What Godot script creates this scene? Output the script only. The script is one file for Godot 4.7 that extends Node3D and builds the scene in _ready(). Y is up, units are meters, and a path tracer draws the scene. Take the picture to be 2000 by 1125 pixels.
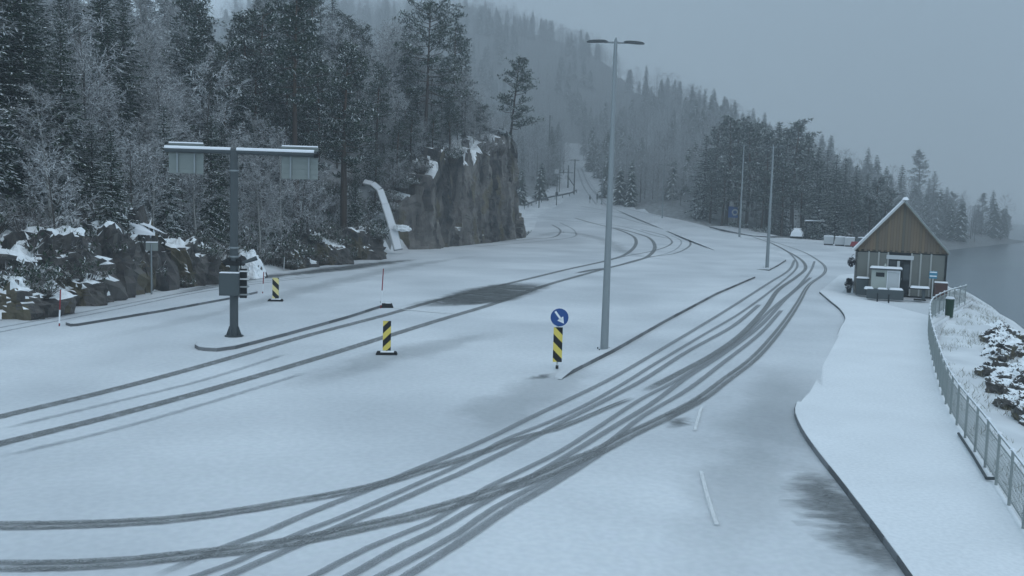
extends Node3D
# A snowy quayside junction below a wooded hill, seen from a high mast. Metres; y up; depth d = -z.

const SEA := -3.5
var rng := RandomNumberGenerator.new()
var noise := FastNoiseLite.new()
var crag := FastNoiseLite.new()
var M := {}
var taken := {}
var tree_count := 0

func _ready() -> void:
	var cam := Camera3D.new()
	cam.name = "camera"
	cam.fov = 2.0 * rad_to_deg(atan(562.5 / 1900.0))
	cam.near = 0.1
	cam.far = 4000.0
	cam.basis = Basis(Vector3.RIGHT, deg_to_rad(-5.64)) * Basis(Vector3.BACK, deg_to_rad(1.6))
	cam.position = Vector3(0, 6, 0)
	add_child(cam)
	cam.current = true
	var sky := ProceduralSkyMaterial.new()
	sky.sky_top_color = Color(0.672, 0.787, 0.872)
	sky.sky_horizon_color = Color(0.815, 0.918, 0.995)
	sky.sky_curve = 0.4
	sky.ground_bottom_color = Color(0.55, 0.62, 0.70)
	sky.ground_horizon_color = Color(0.815, 0.918, 0.995)
	sky.sky_energy_multiplier = 1.0
	sky.sun_angle_max = 1.0
	var env := Environment.new()
	env.background_mode = Environment.BG_SKY
	env.sky = Sky.new()
	env.sky.sky_material = sky
	env.tonemap_mode = Environment.TONE_MAPPER_LINEAR
	env.tonemap_exposure = 1.85
	env.fog_enabled = true
	env.fog_density = 0.0013
	env.fog_light_color = Color(0.93, 0.97, 1.0)
	env.volumetric_fog_enabled = true
	env.volumetric_fog_density = 0.0
	env.sdfgi_enabled = true
	env.ssao_enabled = true
	env.ssil_enabled = true
	var we := WorldEnvironment.new()
	we.name = "world_environment"
	we.environment = env
	add_child(we)
	var sun := DirectionalLight3D.new()
	sun.name = "overcast_sun"
	sun.light_energy = 0.15
	sun.light_color = Color(0.92, 0.96, 1.0)
	sun.light_angular_distance = 40.0
	sun.shadow_enabled = true
	sun.rotation_degrees = Vector3(-62, 25, 0)
	add_child(sun)
	# the thicker snow shower that hangs in the valley and over the water beyond the quay
	var shower := FogVolume.new()
	shower.name = "snow_shower"
	shower.shape = RenderingServer.FOG_VOLUME_SHAPE_BOX
	shower.size = Vector3(420, 170, 415)
	shower.position = Vector3(72, 76, -352)
	var fm := FogMaterial.new()
	fm.density = 0.0037
	fm.albedo = Color(0.96, 0.975, 0.985)
	shower.material = fm
	shower.set_meta("kind", "stuff")
	tag(shower, "pale snow shower hanging in the valley and over the water", "snowfall")
	add_child(shower)
	rng.seed = 1
	noise.seed = 8
	noise.frequency = 0.02
	noise.fractal_octaves = 4
	crag.seed = 15
	crag.noise_type = FastNoiseLite.TYPE_CELLULAR
	crag.cellular_return_type = FastNoiseLite.RETURN_CELL_VALUE
	crag.frequency = 0.03
	crag.fractal_octaves = 2
	materials()
	setting()
	quay_house()
	woods()
	rocks()
	furniture()
	distance()

# ------------------------------------------------------------------ mesh collector
class MB:
	var v := PackedVector3Array()
	var n := PackedVector3Array()
	var c := PackedColorArray()
	var uv := PackedVector2Array()
	var shaded := true
	func _init(with_normals := true):
		shaded = with_normals
	func tri(a: Vector3, b: Vector3, d: Vector3, col: Color):
		v.append(a); v.append(b); v.append(d)
		c.append(col); c.append(col); c.append(col)
		if shaded:
			var m := (d - a).cross(b - a).normalized()
			n.append(m); n.append(m); n.append(m)
	func tri_n(a: Vector3, b: Vector3, d: Vector3, na: Vector3, nb: Vector3, nd: Vector3, ca: Color, cb: Color, cd: Color):
		var m := (d - a).cross(b - a)
		if m.dot(na + nb + nd) >= 0.0:
			v.append(a); v.append(b); v.append(d)
			n.append(na); n.append(nb); n.append(nd)
			c.append(ca); c.append(cb); c.append(cd)
		else:
			v.append(a); v.append(d); v.append(b)
			n.append(na); n.append(nd); n.append(nb)
			c.append(ca); c.append(cd); c.append(cb)
	func face(a: Vector3, b: Vector3, d: Vector3, out: Vector3, col: Color):
		if (d - a).cross(b - a).dot(out) >= 0.0:
			tri(a, b, d, col)
		else:
			tri(a, d, b, col)
	func quad(a: Vector3, b: Vector3, d: Vector3, e: Vector3, out: Vector3, col: Color):
		face(a, b, d, out, col)
		face(a, d, e, out, col)
	func box(at: Vector3, size: Vector3, col := Color.WHITE, b := Basis()):
		var h := size * 0.5
		var x := b.x * h.x
		var y := b.y * h.y
		var z := b.z * h.z
		quad(at + x + y + z, at + x + y - z, at + x - y - z, at + x - y + z, x, col)
		quad(at - x + y + z, at - x + y - z, at - x - y - z, at - x - y + z, -x, col)
		quad(at + x + y + z, at + x + y - z, at - x + y - z, at - x + y + z, y, col)
		quad(at + x - y + z, at + x - y - z, at - x - y - z, at - x - y + z, -y, col)
		quad(at + x + y + z, at + x - y + z, at - x - y + z, at - x + y + z, z, col)
		quad(at + x + y - z, at + x - y - z, at - x - y - z, at - x + y - z, -z, col)
	# a box with its upper edges pulled in, for snow caps and lids
	func cap(at: Vector3, size: Vector3, inset: float, col := Color.WHITE, b := Basis()):
		var h := size * 0.5
		var x := b.x
		var y := b.y * h.y
		var z := b.z
		var lo := []
		var hi := []
		for s in [[1, 1], [1, -1], [-1, -1], [-1, 1]]:
			lo.append(at - y + x * h.x * s[0] + z * h.z * s[1])
			hi.append(at + y + x * (h.x - inset) * s[0] + z * (h.z - inset) * s[1])
		quad(hi[0], hi[1], hi[2], hi[3], y, col)
		quad(lo[0], lo[1], lo[2], lo[3], -y, col)
		for i in 4:
			var j := (i + 1) % 4
			quad(lo[i], lo[j], hi[j], hi[i], (lo[i] + lo[j]) * 0.5 - at + y, col)
	func tube(a: Vector3, b: Vector3, ra: float, rb: float, col := Color.WHITE, sides := 8, ends := true):
		var w := b - a
		if w.length() < 1e-5:
			return
		w = w.normalized()
		var s := w.cross(Vector3.UP if absf(w.y) < 0.95 else Vector3.RIGHT).normalized()
		var t := w.cross(s)
		for i in sides:
			var p := TAU * i / sides
			var q := TAU * (i + 1) / sides
			var dp := s * cos(p) + t * sin(p)
			var dq := s * cos(q) + t * sin(q)
			tri_n(a + dp * ra, b + dp * rb, b + dq * rb, dp, dp, dq, col, col, col)
			tri_n(a + dp * ra, b + dq * rb, a + dq * ra, dp, dq, dq, col, col, col)
			if ends:
				tri_n(a, a + dp * ra, a + dq * ra, -w, -w, -w, col, col, col)
				tri_n(b, b + dp * rb, b + dq * rb, w, w, w, col, col, col)
	func mesh() -> ArrayMesh:
		var arr := []
		arr.resize(Mesh.ARRAY_MAX)
		arr[Mesh.ARRAY_VERTEX] = v
		if shaded:
			arr[Mesh.ARRAY_NORMAL] = n
		arr[Mesh.ARRAY_COLOR] = c
		if uv.size():
			arr[Mesh.ARRAY_TEX_UV] = uv
		var m := ArrayMesh.new()
		m.add_surface_from_arrays(Mesh.PRIMITIVE_TRIANGLES, arr)
		return m

# ------------------------------------------------------------------ naming
func numbered(called: String) -> String:
	if not taken.has(called):
		taken[called] = 0
		return called
	taken[called] += 1
	return "%s_%03d" % [called, taken[called]]

func tag(o: Node, label: String, category: String, group := "") -> void:
	o.set_meta("label", label)
	o.set_meta("category", category)
	if group:
		o.set_meta("group", group)

func thing(called: String, label: String, category: String, at := Vector3.ZERO, turn := 0.0, group := "") -> Node3D:
	var o := Node3D.new()
	o.name = numbered(called)
	add_child(o, true)
	o.position = at
	o.rotation.y = turn
	tag(o, label, category, group)
	return o

func put(called: String, mb: MB, m: Material, parent: Node) -> MeshInstance3D:
	var o := MeshInstance3D.new()
	o.name = called if parent != self else numbered(called)
	o.mesh = mb.mesh()
	o.material_override = m
	parent.add_child(o, true)
	return o

func struct(called: String, mb: MB, m: Material, parent: Node = self) -> MeshInstance3D:
	var o := put(called, mb, m, parent)
	if parent == self:
		o.set_meta("kind", "structure")
	return o

func dup(root: Node3D, at: Vector3, turn: float, size: Vector3, label: String, category: String, group := "") -> Node3D:
	var r: Node3D = root.duplicate()
	r.name = numbered(str(root.name).rstrip("0123456789").trim_suffix("_"))
	r.position = at
	r.rotation.y = turn
	r.scale = size
	tag(r, label, category, group)
	add_child(r, true)
	return r

# ------------------------------------------------------------------ lie of the land
func lut(p: Array, x: float) -> float:
	if x <= p[0].x:
		return p[0].y
	for i in range(1, p.size()):
		if x <= p[i].x:
			return lerpf(p[i - 1].y, p[i].y, (x - p[i - 1].x) / (p[i].x - p[i - 1].x))
	return p[-1].y

var FOOT := [Vector2(0, -33), Vector2(30, -28), Vector2(44, -23.3), Vector2(53, -19.9), Vector2(65, -17.3), Vector2(80, -14.2), Vector2(94, -10.6), Vector2(110, -4.8), Vector2(124, 0.2), Vector2(128, 0.6), Vector2(136, -2.0), Vector2(150, -3.5), Vector2(180, 0.5), Vector2(205, 9.0), Vector2(250, 12.6), Vector2(300, 14.0), Vector2(400, 18.0)]
var BANK := [Vector2(0, 3.0), Vector2(40, 3.4), Vector2(58, 3.4), Vector2(68, 2.2), Vector2(85, 3.2), Vector2(93, 4.0), Vector2(97, 6.5), Vector2(103, 9.2), Vector2(110, 10.2), Vector2(124, 11.0), Vector2(130, 9.0), Vector2(138, 3.0), Vector2(150, 1.0), Vector2(205, 0.5), Vector2(400, 2.0)]
var XROAD := [Vector2(0, 12), Vector2(140, 16), Vector2(190, 15), Vector2(210, 15), Vector2(300, 16.5), Vector2(400, 30)]
var SHORE := [Vector2(0, 6.0), Vector2(18, 11.6), Vector2(28, 14.3), Vector2(37, 18.0), Vector2(50, 23.4), Vector2(62, 28.6), Vector2(70, 30.8), Vector2(80, 33.4), Vector2(95, 37.5), Vector2(113, 43), Vector2(140, 50), Vector2(180, 60), Vector2(300, 66)]
var CREST := [Vector2(-60, 500), Vector2(32, 480), Vector2(42, 405), Vector2(60, 335), Vector2(79, 285), Vector2(96, 252), Vector2(110, 240), Vector2(130, 258), Vector2(160, 270)]

func xfoot(d: float) -> float:
	return lut(FOOT, d)

func road_h(d: float) -> float:
	var t := maxf(0.0, d - 110.0)
	return 4.3 * t * t / 6400.0 if t < 80.0 else 4.3 + 0.12 * (d - 190.0)

func plane_h(x: float, d: float) -> float:
	var dc := lut(CREST, x)
	var e := minf(d, dc)
	return 0.226 * (e - 150.0) - 0.276 * (maxf(x, -15.0) - 35.0) - 0.35 * maxf(0.0, d - dc)

# height of the land at x, depth d
func th(x: float, d: float) -> float:
	var xr := lut(XROAD, d)
	var base := road_h(d) * (1.0 - smoothstep(10.0, 34.0, x - xr))
	base -= 7.0 * smoothstep(0.0, 13.0, x - lut(SHORE, d))
	var hp := plane_h(x, d)
	if hp > base and d > 120.0:
		base = lerpf(base, hp, smoothstep(5.0, 32.0, x - xr))
	var s := xfoot(d) - x
	if s > 0.0:
		var b := lut(BANK, d)
		var k := smoothstep(86.0, 93.0, d) * (1.0 - smoothstep(128.0, 136.0, d))
		var w := lerpf(4.5, 4.8, k)
		base += b * smoothstep(1.6 * k, w, s) + 0.36 * clampf(s - w, 0.0, 45.0) + 0.05 * maxf(0.0, s - w - 45.0)
	if d > 300.0:
		base = lerpf(base, maxf(hp, -7.0), smoothstep(310.0, 420.0, d))
	return base

func on(p: Vector2, lift := 0.0) -> Vector3:
	return Vector3(p.x, th(p.x, p.y) + lift, -p.y)

# ------------------------------------------------------------------ materials
func mat(col: Color, rough := 0.9, spec := 0.3, vertex := false) -> StandardMaterial3D:
	var m := StandardMaterial3D.new()
	m.albedo_color = col.linear_to_srgb()
	m.roughness = rough
	m.metallic_specular = spec
	m.vertex_color_use_as_albedo = vertex
	return m

func noise_tex(freq: float, lo: Color, hi: Color, sd: int, size := 512, octaves := 4) -> NoiseTexture2D:
	var f := FastNoiseLite.new()
	f.seed = sd
	f.frequency = freq
	f.fractal_octaves = octaves
	var g := Gradient.new()
	g.set_color(0, lo.linear_to_srgb())
	g.set_color(1, hi.linear_to_srgb())
	var t := NoiseTexture2D.new()
	t.width = size
	t.height = size
	t.seamless = true
	t.noise = f
	t.color_ramp = g
	return t

func bump_tex(freq: float, sd: int) -> NoiseTexture2D:
	var f := FastNoiseLite.new()
	f.seed = sd
	f.frequency = freq
	f.fractal_octaves = 5
	var t := NoiseTexture2D.new()
	t.width = 512
	t.height = 512
	t.seamless = true
	t.noise = f
	return t

func surface(lo: Color, hi: Color, metres: float, freq: float, sd: int, rough := 0.9, relief := 0.0) -> StandardMaterial3D:
	var m := StandardMaterial3D.new()
	m.albedo_texture = noise_tex(freq, lo, hi, sd)
	m.uv1_triplanar = true
	m.uv1_world_triplanar = true
	m.uv1_scale = Vector3.ONE / metres
	m.roughness = rough
	m.metallic_specular = 0.25
	if relief > 0.0:
		m.heightmap_enabled = true
		m.heightmap_texture = bump_tex(freq * 2.0, sd + 7)
		m.heightmap_scale = relief
	return m

# fine lumps and specks on trodden or wind-crusted snow
func grain(m: StandardMaterial3D, relief: float, sd: int) -> void:
	m.heightmap_enabled = true
	m.heightmap_texture = bump_tex(0.11, sd)
	m.heightmap_scale = relief
	m.detail_enabled = true
	m.detail_blend_mode = BaseMaterial3D.BLEND_MODE_MUL
	m.detail_uv_layer = BaseMaterial3D.DETAIL_UV_1
	m.detail_albedo = noise_tex(0.13, Color(0.84, 0.85, 0.86), Color(1.0, 1.0, 1.0), sd + 1, 1024, 5)

# tyre-track and slush print: soft edged across, uneven along; alpha from computed noise that closes on itself along the track
func track_tex(sd: int, dark: Color, light: Color, edge: float, hole: float, strength: float, twin: float, grain: float) -> ImageTexture:
	var w := 48
	var h := 512
	var im := Image.create(w, h, false, Image.FORMAT_RGBA8)
	var f := FastNoiseLite.new()
	f.seed = sd
	f.frequency = 1.0
	f.fractal_octaves = 3
	for y in h:
		var a := TAU * y / h
		var cx := cos(a)
		var cy := sin(a)
		for x in w:
			var u := (x + 0.5) / w
			var big := f.get_noise_3d(cx * 2.2, cy * 2.2, u * 1.6)
			var fine := f.get_noise_3d(cx * 26.0, cy * 26.0, u * 9.0 + 40.0)
			var e := minf(u, 1.0 - u) + big * edge * 0.5 + fine * edge * (0.35 if edge < 0.3 else 0.1)
			var al := smoothstep(0.02, 0.02 + edge, e)
			al *= 1.0 - twin * (1.0 - smoothstep(0.03, 0.12, absf(u - 0.5)))
			al *= clampf(1.0 - hole * smoothstep(-0.05, 0.5, big + fine * (0.8 if edge < 0.3 else 0.35)), 0.0, 1.0)
			al *= strength * clampf(1.0 + fine * grain, 0.3, 1.2)
			var k := clampf(0.42 + f.get_noise_3d(cx * 95.0, cy * 95.0, u * 16.0 - 70.0) * 1.5 + fine * 0.6 + big * 0.3, 0.0, 1.0)
			var col := dark.lerp(light, k).linear_to_srgb()
			col.a = clampf(al, 0.0, 1.0)
			im.set_pixel(x, y, col)
	return ImageTexture.create_from_image(im)

func track_mat(t: Texture2D) -> StandardMaterial3D:
	var m := StandardMaterial3D.new()
	m.albedo_texture = t
	m.transparency = BaseMaterial3D.TRANSPARENCY_ALPHA
	m.roughness = 0.75
	m.metallic_specular = 0.3
	m.vertex_color_use_as_albedo = true
	return m

func materials() -> void:
	M.ground = surface(Color(0.50, 0.52, 0.54), Color(0.74, 0.76, 0.775), 23.0, 0.012, 3, 0.95, 2.0)
	M.wild = surface(Color(0.10, 0.10, 0.095), Color(0.42, 0.44, 0.46), 11.0, 0.02, 4, 0.95, 6.0)
	M.road = surface(Color(0.49, 0.51, 0.53), Color(0.68, 0.695, 0.71), 31.0, 0.006, 5, 0.9)
	grain(M.road, 0.8, 51)
	M.snow = surface(Color(0.69, 0.705, 0.72), Color(0.76, 0.775, 0.79), 17.0, 0.01, 9, 0.95)
	grain(M.snow, 1.0, 57)
	M.snowcap = mat(Color(0.72, 0.74, 0.77), 0.95, 0.2)
	M.kerb = surface(Color(0.10, 0.105, 0.11), Color(0.20, 0.21, 0.22), 1.5, 0.03, 11, 0.85, 0.3)
	M.track_dark = track_mat(track_tex(21, Color(0.05, 0.054, 0.054), Color(0.34, 0.35, 0.35), 0.12, 0.4, 0.92, 0.2, 1.6))
	M.track_twin = track_mat(track_tex(24, Color(0.045, 0.048, 0.048), Color(0.36, 0.37, 0.37), 0.11, 0.3, 0.94, 0.85, 1.6))
	M.track_grey = track_mat(track_tex(22, Color(0.15, 0.16, 0.165), Color(0.30, 0.31, 0.32), 0.12, 0.15, 0.74, 0.1, 1.0))
	M.track_faint = track_mat(track_tex(23, Color(0.22, 0.235, 0.25), Color(0.36, 0.38, 0.40), 0.35, 0.3, 0.42, 0.0, 0.3))
	M.wet = track_mat(track_tex(31, Color(0.035, 0.038, 0.037), Color(0.12, 0.125, 0.12), 0.2, 0.6, 0.95, 0.0, 0.7))
	M.wet.roughness = 0.35
	M.smear = track_mat(track_tex(33, Color(0.22, 0.235, 0.245), Color(0.34, 0.36, 0.37), 0.5, 0.12, 0.26, 0.0, 0.12))
	M.slush = track_mat(track_tex(35, Color(0.075, 0.08, 0.08), Color(0.20, 0.21, 0.21), 0.5, 0.15, 0.72, 0.0, 0.4))
	M.dash = track_mat(track_tex(41, Color(0.60, 0.61, 0.61), Color(0.74, 0.75, 0.76), 0.2, 0.3, 0.8, 0.0, 0.4))
	M.paint_line = mat(Color(0.62, 0.63, 0.62), 0.8)
	M.veg = mat(Color.WHITE, 0.9, 0.2, true)
	M.bark = mat(Color.WHITE, 0.95, 0.2, true)
	M.rock = mat(Color.WHITE, 0.9, 0.35, true)
	M.rock.heightmap_enabled = true
	M.rock.heightmap_texture = bump_tex(0.02, 77)
	M.rock.heightmap_scale = 7.0
	M.rock.uv1_triplanar = true
	M.rock.uv1_world_triplanar = true
	M.rock.uv1_scale = Vector3(0.35, 0.22, 0.35)
	M.galv = mat(Color(0.22, 0.245, 0.255), 0.55, 0.5)
	M.zinc = mat(Color(0.23, 0.255, 0.25), 0.7, 0.4)
	M.galv.metallic = 0.35
	M.steel_dark = mat(Color(0.052, 0.062, 0.066), 0.6, 0.4)
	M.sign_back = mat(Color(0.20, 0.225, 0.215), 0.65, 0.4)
	M.box_grey = mat(Color(0.055, 0.068, 0.072), 0.6, 0.4)
	M.black = mat(Color(0.014, 0.015, 0.016), 0.7, 0.3)
	M.rubber = mat(Color(0.02, 0.021, 0.022), 0.9, 0.2)
	M.blue = mat(Color(0.012, 0.06, 0.22), 0.5, 0.4)
	M.white = mat(Color(0.72, 0.74, 0.76), 0.6, 0.4)
	M.yellow = mat(Color(0.62, 0.50, 0.10), 0.55, 0.4)
	M.straw = mat(Color(0.66, 0.58, 0.26), 0.6)
	M.red = mat(Color(0.22, 0.02, 0.025), 0.6, 0.4)
	M.wood = mat(Color.WHITE, 0.9, 0.2, true)
	M.plank = mat(Color(0.14, 0.115, 0.09))
	M.panel = mat(Color(0.155, 0.16, 0.145), 0.75, 0.35)
	M.dark = mat(Color(0.018, 0.022, 0.024), 0.8, 0.3)
	M.batten = mat(Color(0.34, 0.345, 0.33), 0.8, 0.3)
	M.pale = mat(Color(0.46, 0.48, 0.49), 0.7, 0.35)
	M.cream = mat(Color(0.36, 0.39, 0.36), 0.75, 0.3)
	M.green = mat(Color(0.012, 0.035, 0.02), 0.7, 0.35)
	M.teal = mat(Color(0.05, 0.20, 0.30), 0.6, 0.4)
	M.glass = mat(Color(0.03, 0.04, 0.045), 0.15, 0.5)
	M.water = mat(Color(0.10, 0.13, 0.15), 0.22, 0.5)
	M.water.heightmap_enabled = true
	M.water.heightmap_texture = bump_tex(0.03, 91)
	M.water.heightmap_scale = 3.0
	M.water.uv1_triplanar = true
	M.water.uv1_world_triplanar = true
	M.water.uv1_scale = Vector3.ONE / 6.0

# ------------------------------------------------------------------ ground, road, paths
func steps(marks: Array) -> PackedFloat32Array:   # marks: [from, to, step] runs
	var out := PackedFloat32Array()
	for m in marks:
		var x: float = m[0]
		while x < m[1] - 1e-4:
			out.append(x)
			x += m[2]
	out.append(marks[-1][1])
	return out

func sheet(xs: PackedFloat32Array, ds: PackedFloat32Array, drop: float) -> Array:
	var open := MB.new()
	var wild := MB.new()
	var p := PackedVector3Array()
	var q := PackedVector3Array()
	var nx := xs.size()
	for d in ds:
		for x in xs:
			var wob := 0.0
			if xfoot(d) - x > 3.0 or x > lut(SHORE, d) + 1.0:
				wob = noise.get_noise_2d(x * 9.0, d * 9.0) * 0.5
			p.append(Vector3(x, th(x, d) - drop + wob, -d))
			var hx := th(x + 0.3, d) - th(x - 0.3, d)
			var hd := th(x, d + 0.3) - th(x, d - 0.3)
			q.append(Vector3(-hx / 0.6, 1.0, hd / 0.6).normalized())
	for i in ds.size() - 1:
		for j in nx - 1:
			var a := i * nx + j
			var w := Color.WHITE
			var mx := (xs[j] + xs[j + 1]) * 0.5
			var md := (ds[i] + ds[i + 1]) * 0.5
			var mb := wild if xfoot(md) - mx > 2.5 or (md > 140.0 and plane_h(mx, md) > th(mx, md) - 2.5 and mx > lut(XROAD, md) + 8.0) or md > 330.0 else open
			mb.tri_n(p[a], p[a + 1], p[a + nx + 1], q[a], q[a + 1], q[a + nx + 1], w, w, w)
			mb.tri_n(p[a], p[a + nx + 1], p[a + nx], q[a], q[a + nx + 1], q[a + nx], w, w, w)
	return [open, wild]

func curve(pts: Array, step := 0.6) -> Array:
	# Catmull-Rom through the points, resampled evenly
	var c := Curve2D.new()
	for i in pts.size():
		var prev: Vector2 = pts[maxi(i - 1, 0)]
		var next: Vector2 = pts[mini(i + 1, pts.size() - 1)]
		var here: Vector2 = pts[i]
		var t := (next - prev).normalized()
		var a := here.distance_to(prev) * 0.33
		var b := here.distance_to(next) * 0.33
		c.add_point(here, -t * a, t * b)
	c.bake_interval = step
	var out := []
	var length := c.get_baked_length()
	var n := maxi(2, int(length / step))
	for i in n + 1:
		out.append(c.sample_baked(length * i / n))
	return out

# a flat strip that follows the ground; widths along it are interpolated
func ribbon(pts: Array, widths: Array, lift: float, tile: float, fade := 0.0) -> MB:
	var mb := MB.new()
	var c := curve(pts, 0.8)
	var run := rng.randf() * 9.0
	for i in c.size() - 1:
		var a: Vector2 = c[i]
		var b: Vector2 = c[i + 1]
		var t0: Vector2 = ((c[i + 1] - c[maxi(i - 1, 0)]) as Vector2).normalized()
		var t1: Vector2 = ((c[mini(i + 2, c.size() - 1)] - c[i]) as Vector2).normalized()
		var n0 := Vector2(-t0.y, t0.x)
		var n1 := Vector2(-t1.y, t1.x)
		var k0 := float(i) / (c.size() - 1) * (widths.size() - 1)
		var k1 := float(i + 1) / (c.size() - 1) * (widths.size() - 1)
		var w0: float = lerpf(widths[int(k0)], widths[mini(int(k0) + 1, widths.size() - 1)], k0 - int(k0)) * 0.5
		var w1: float = lerpf(widths[mini(int(k1), widths.size() - 1)], widths[mini(int(k1) + 1, widths.size() - 1)], k1 - int(k1)) * 0.5
		var l := a.distance_to(b)
		var p := [a + n0 * w0, a - n0 * w0, b - n1 * w1, b + n1 * w1]
		var u := [Vector2(0.01, run / tile), Vector2(0.99, run / tile), Vector2(0.99, (run + l) / tile), Vector2(0.01, (run + l) / tile)]
		run += l
		var q := []
		for k in 4:
			q.append(on(p[k], lift))
		for o in [[0, 1, 2], [0, 2, 3]]:
			var idx: Array = o
			if (q[idx[2]] - q[idx[0]]).cross(q[idx[1]] - q[idx[0]]).y < 0.0:
				idx = [o[0], o[2], o[1]]
			for k in idx:
				var along: float = (i + (1 if k > 1 else 0)) / float(c.size() - 1)
				var al := smoothstep(0.0, fade, along) * smoothstep(0.0, fade, 1.0 - along) if fade > 0.0 else 1.0
				mb.v.append(q[k]); mb.n.append(Vector3.UP); mb.c.append(Color(1, 1, 1, al)); mb.uv.append(u[k])
	return mb

var level := 0
func mark(road: Node, called: String, m: Material, width, pts: Array, tile := 6.0) -> void:
	level += 1
	put(called, ribbon(pts, width if width is Array else [width, width], 0.006 + 0.0005 * level, tile, 0.3 if m == M.smear or m == M.slush or m == M.wet else 0.012), m, road)

# a raised island or pavement: dark kerb face along the outline with a snow top just inside it
func raised(parent: Node, outline: Array, height: float, kerb_width: float, heights := [], cover: Material = null, bare_from := -1) -> void:
	var top := MB.new()
	var stones := []
	for k in 3:
		stones.append(mat(Color(0.13, 0.135, 0.14) * [0.8, 1.05, 1.3][k], 0.85, 0.3))
	var n := outline.size()
	var poly := PackedVector2Array(outline)
	var inner := Geometry2D.offset_polygon(poly, -kerb_width)
	for i in n:
		var a: Vector2 = outline[i]
		var b: Vector2 = outline[(i + 1) % n]
		var ha: float = heights[i] if heights else height
		var hb: float = heights[(i + 1) % n] if heights else height
		var a0 := on(a, -0.05)
		var b0 := on(b, -0.05)
		var a1 := on(a, ha)
		var b1 := on(b, hb)
		var out := Vector3(b0.z - a0.z, 0, a0.x - b0.x)
		if Geometry2D.is_point_in_polygon((a + b) * 0.5 + Vector2(out.x, -out.z).normalized() * 0.02, poly):
			out = -out
		if bare_from >= 0 and i >= bare_from:
			top.quad(a0, b0, b1, a1, out, Color.WHITE)
			top.quad(a1, b1, b1 - out.normalized() * kerb_width, a1 - out.normalized() * kerb_width, Vector3.UP, Color.WHITE)
			continue
		# kerb stones about a metre long, end to end with open joints
		var inn := -out.normalized() * kerb_width
		var count := maxi(1, int(round(a.distance_to(b) / 1.0)))
		for k in count:
			var f0 := (k + 0.008) / count
			var f1 := (k + 0.992) / count
			var sink := Vector3(0, rng.randf_range(-0.008, 0.002), 0)
			var kb := MB.new()
			var q := [a0.lerp(b0, f0), a0.lerp(b0, f1), a1.lerp(b1, f1) + sink, a1.lerp(b1, f0) + sink]
			kb.quad(q[0], q[1], q[2] + inn * 0.0, q[3], out, Color.WHITE)
			kb.quad(q[3], q[2], q[2] + inn, q[3] + inn, Vector3.UP, Color.WHITE)
			kb.quad(q[0], q[3], q[3] + inn, q[0] + inn, a0 - b0, Color.WHITE)
			kb.quad(q[1], q[2], q[2] + inn, q[1] + inn, b0 - a0, Color.WHITE)
			put("kerb_stone", kb, stones[rng.randi() % 3], parent)
		var s0 := inn * 0.16 + Vector3(0, 0.012, 0)
		var s1 := inn + Vector3(0, 0.012, 0)
		top.quad(a1 + s0, b1 + s0, b1 + s1, a1 + s1, Vector3.UP, Color.WHITE)
		top.quad(a1 + s0, b1 + s0, b1 + s0 - Vector3(0, 0.02, 0), a1 + s0 - Vector3(0, 0.02, 0), out, Color.WHITE)
	if inner.size():
		var ip: PackedVector2Array = inner[0]
		for base in 1:
			var idx := Geometry2D.triangulate_polygon(ip)
			for k in range(0, idx.size(), 3):
				var tri := []
				for j in 3:
					var h := height
					if heights:
						var best := 1e9
						for i in n:
							var dd: float = (outline[i] as Vector2).distance_to(ip[idx[k + j]])
							if dd < best:
								best = dd
								h = heights[i]
					tri.append(on(ip[idx[k + j]], h + 0.012))
				top.tri_n(tri[0], tri[1], tri[2], Vector3.UP, Vector3.UP, Vector3.UP, Color.WHITE, Color.WHITE, Color.WHITE)
	put("snow_cover", top, cover if cover else M.road, parent)

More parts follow.
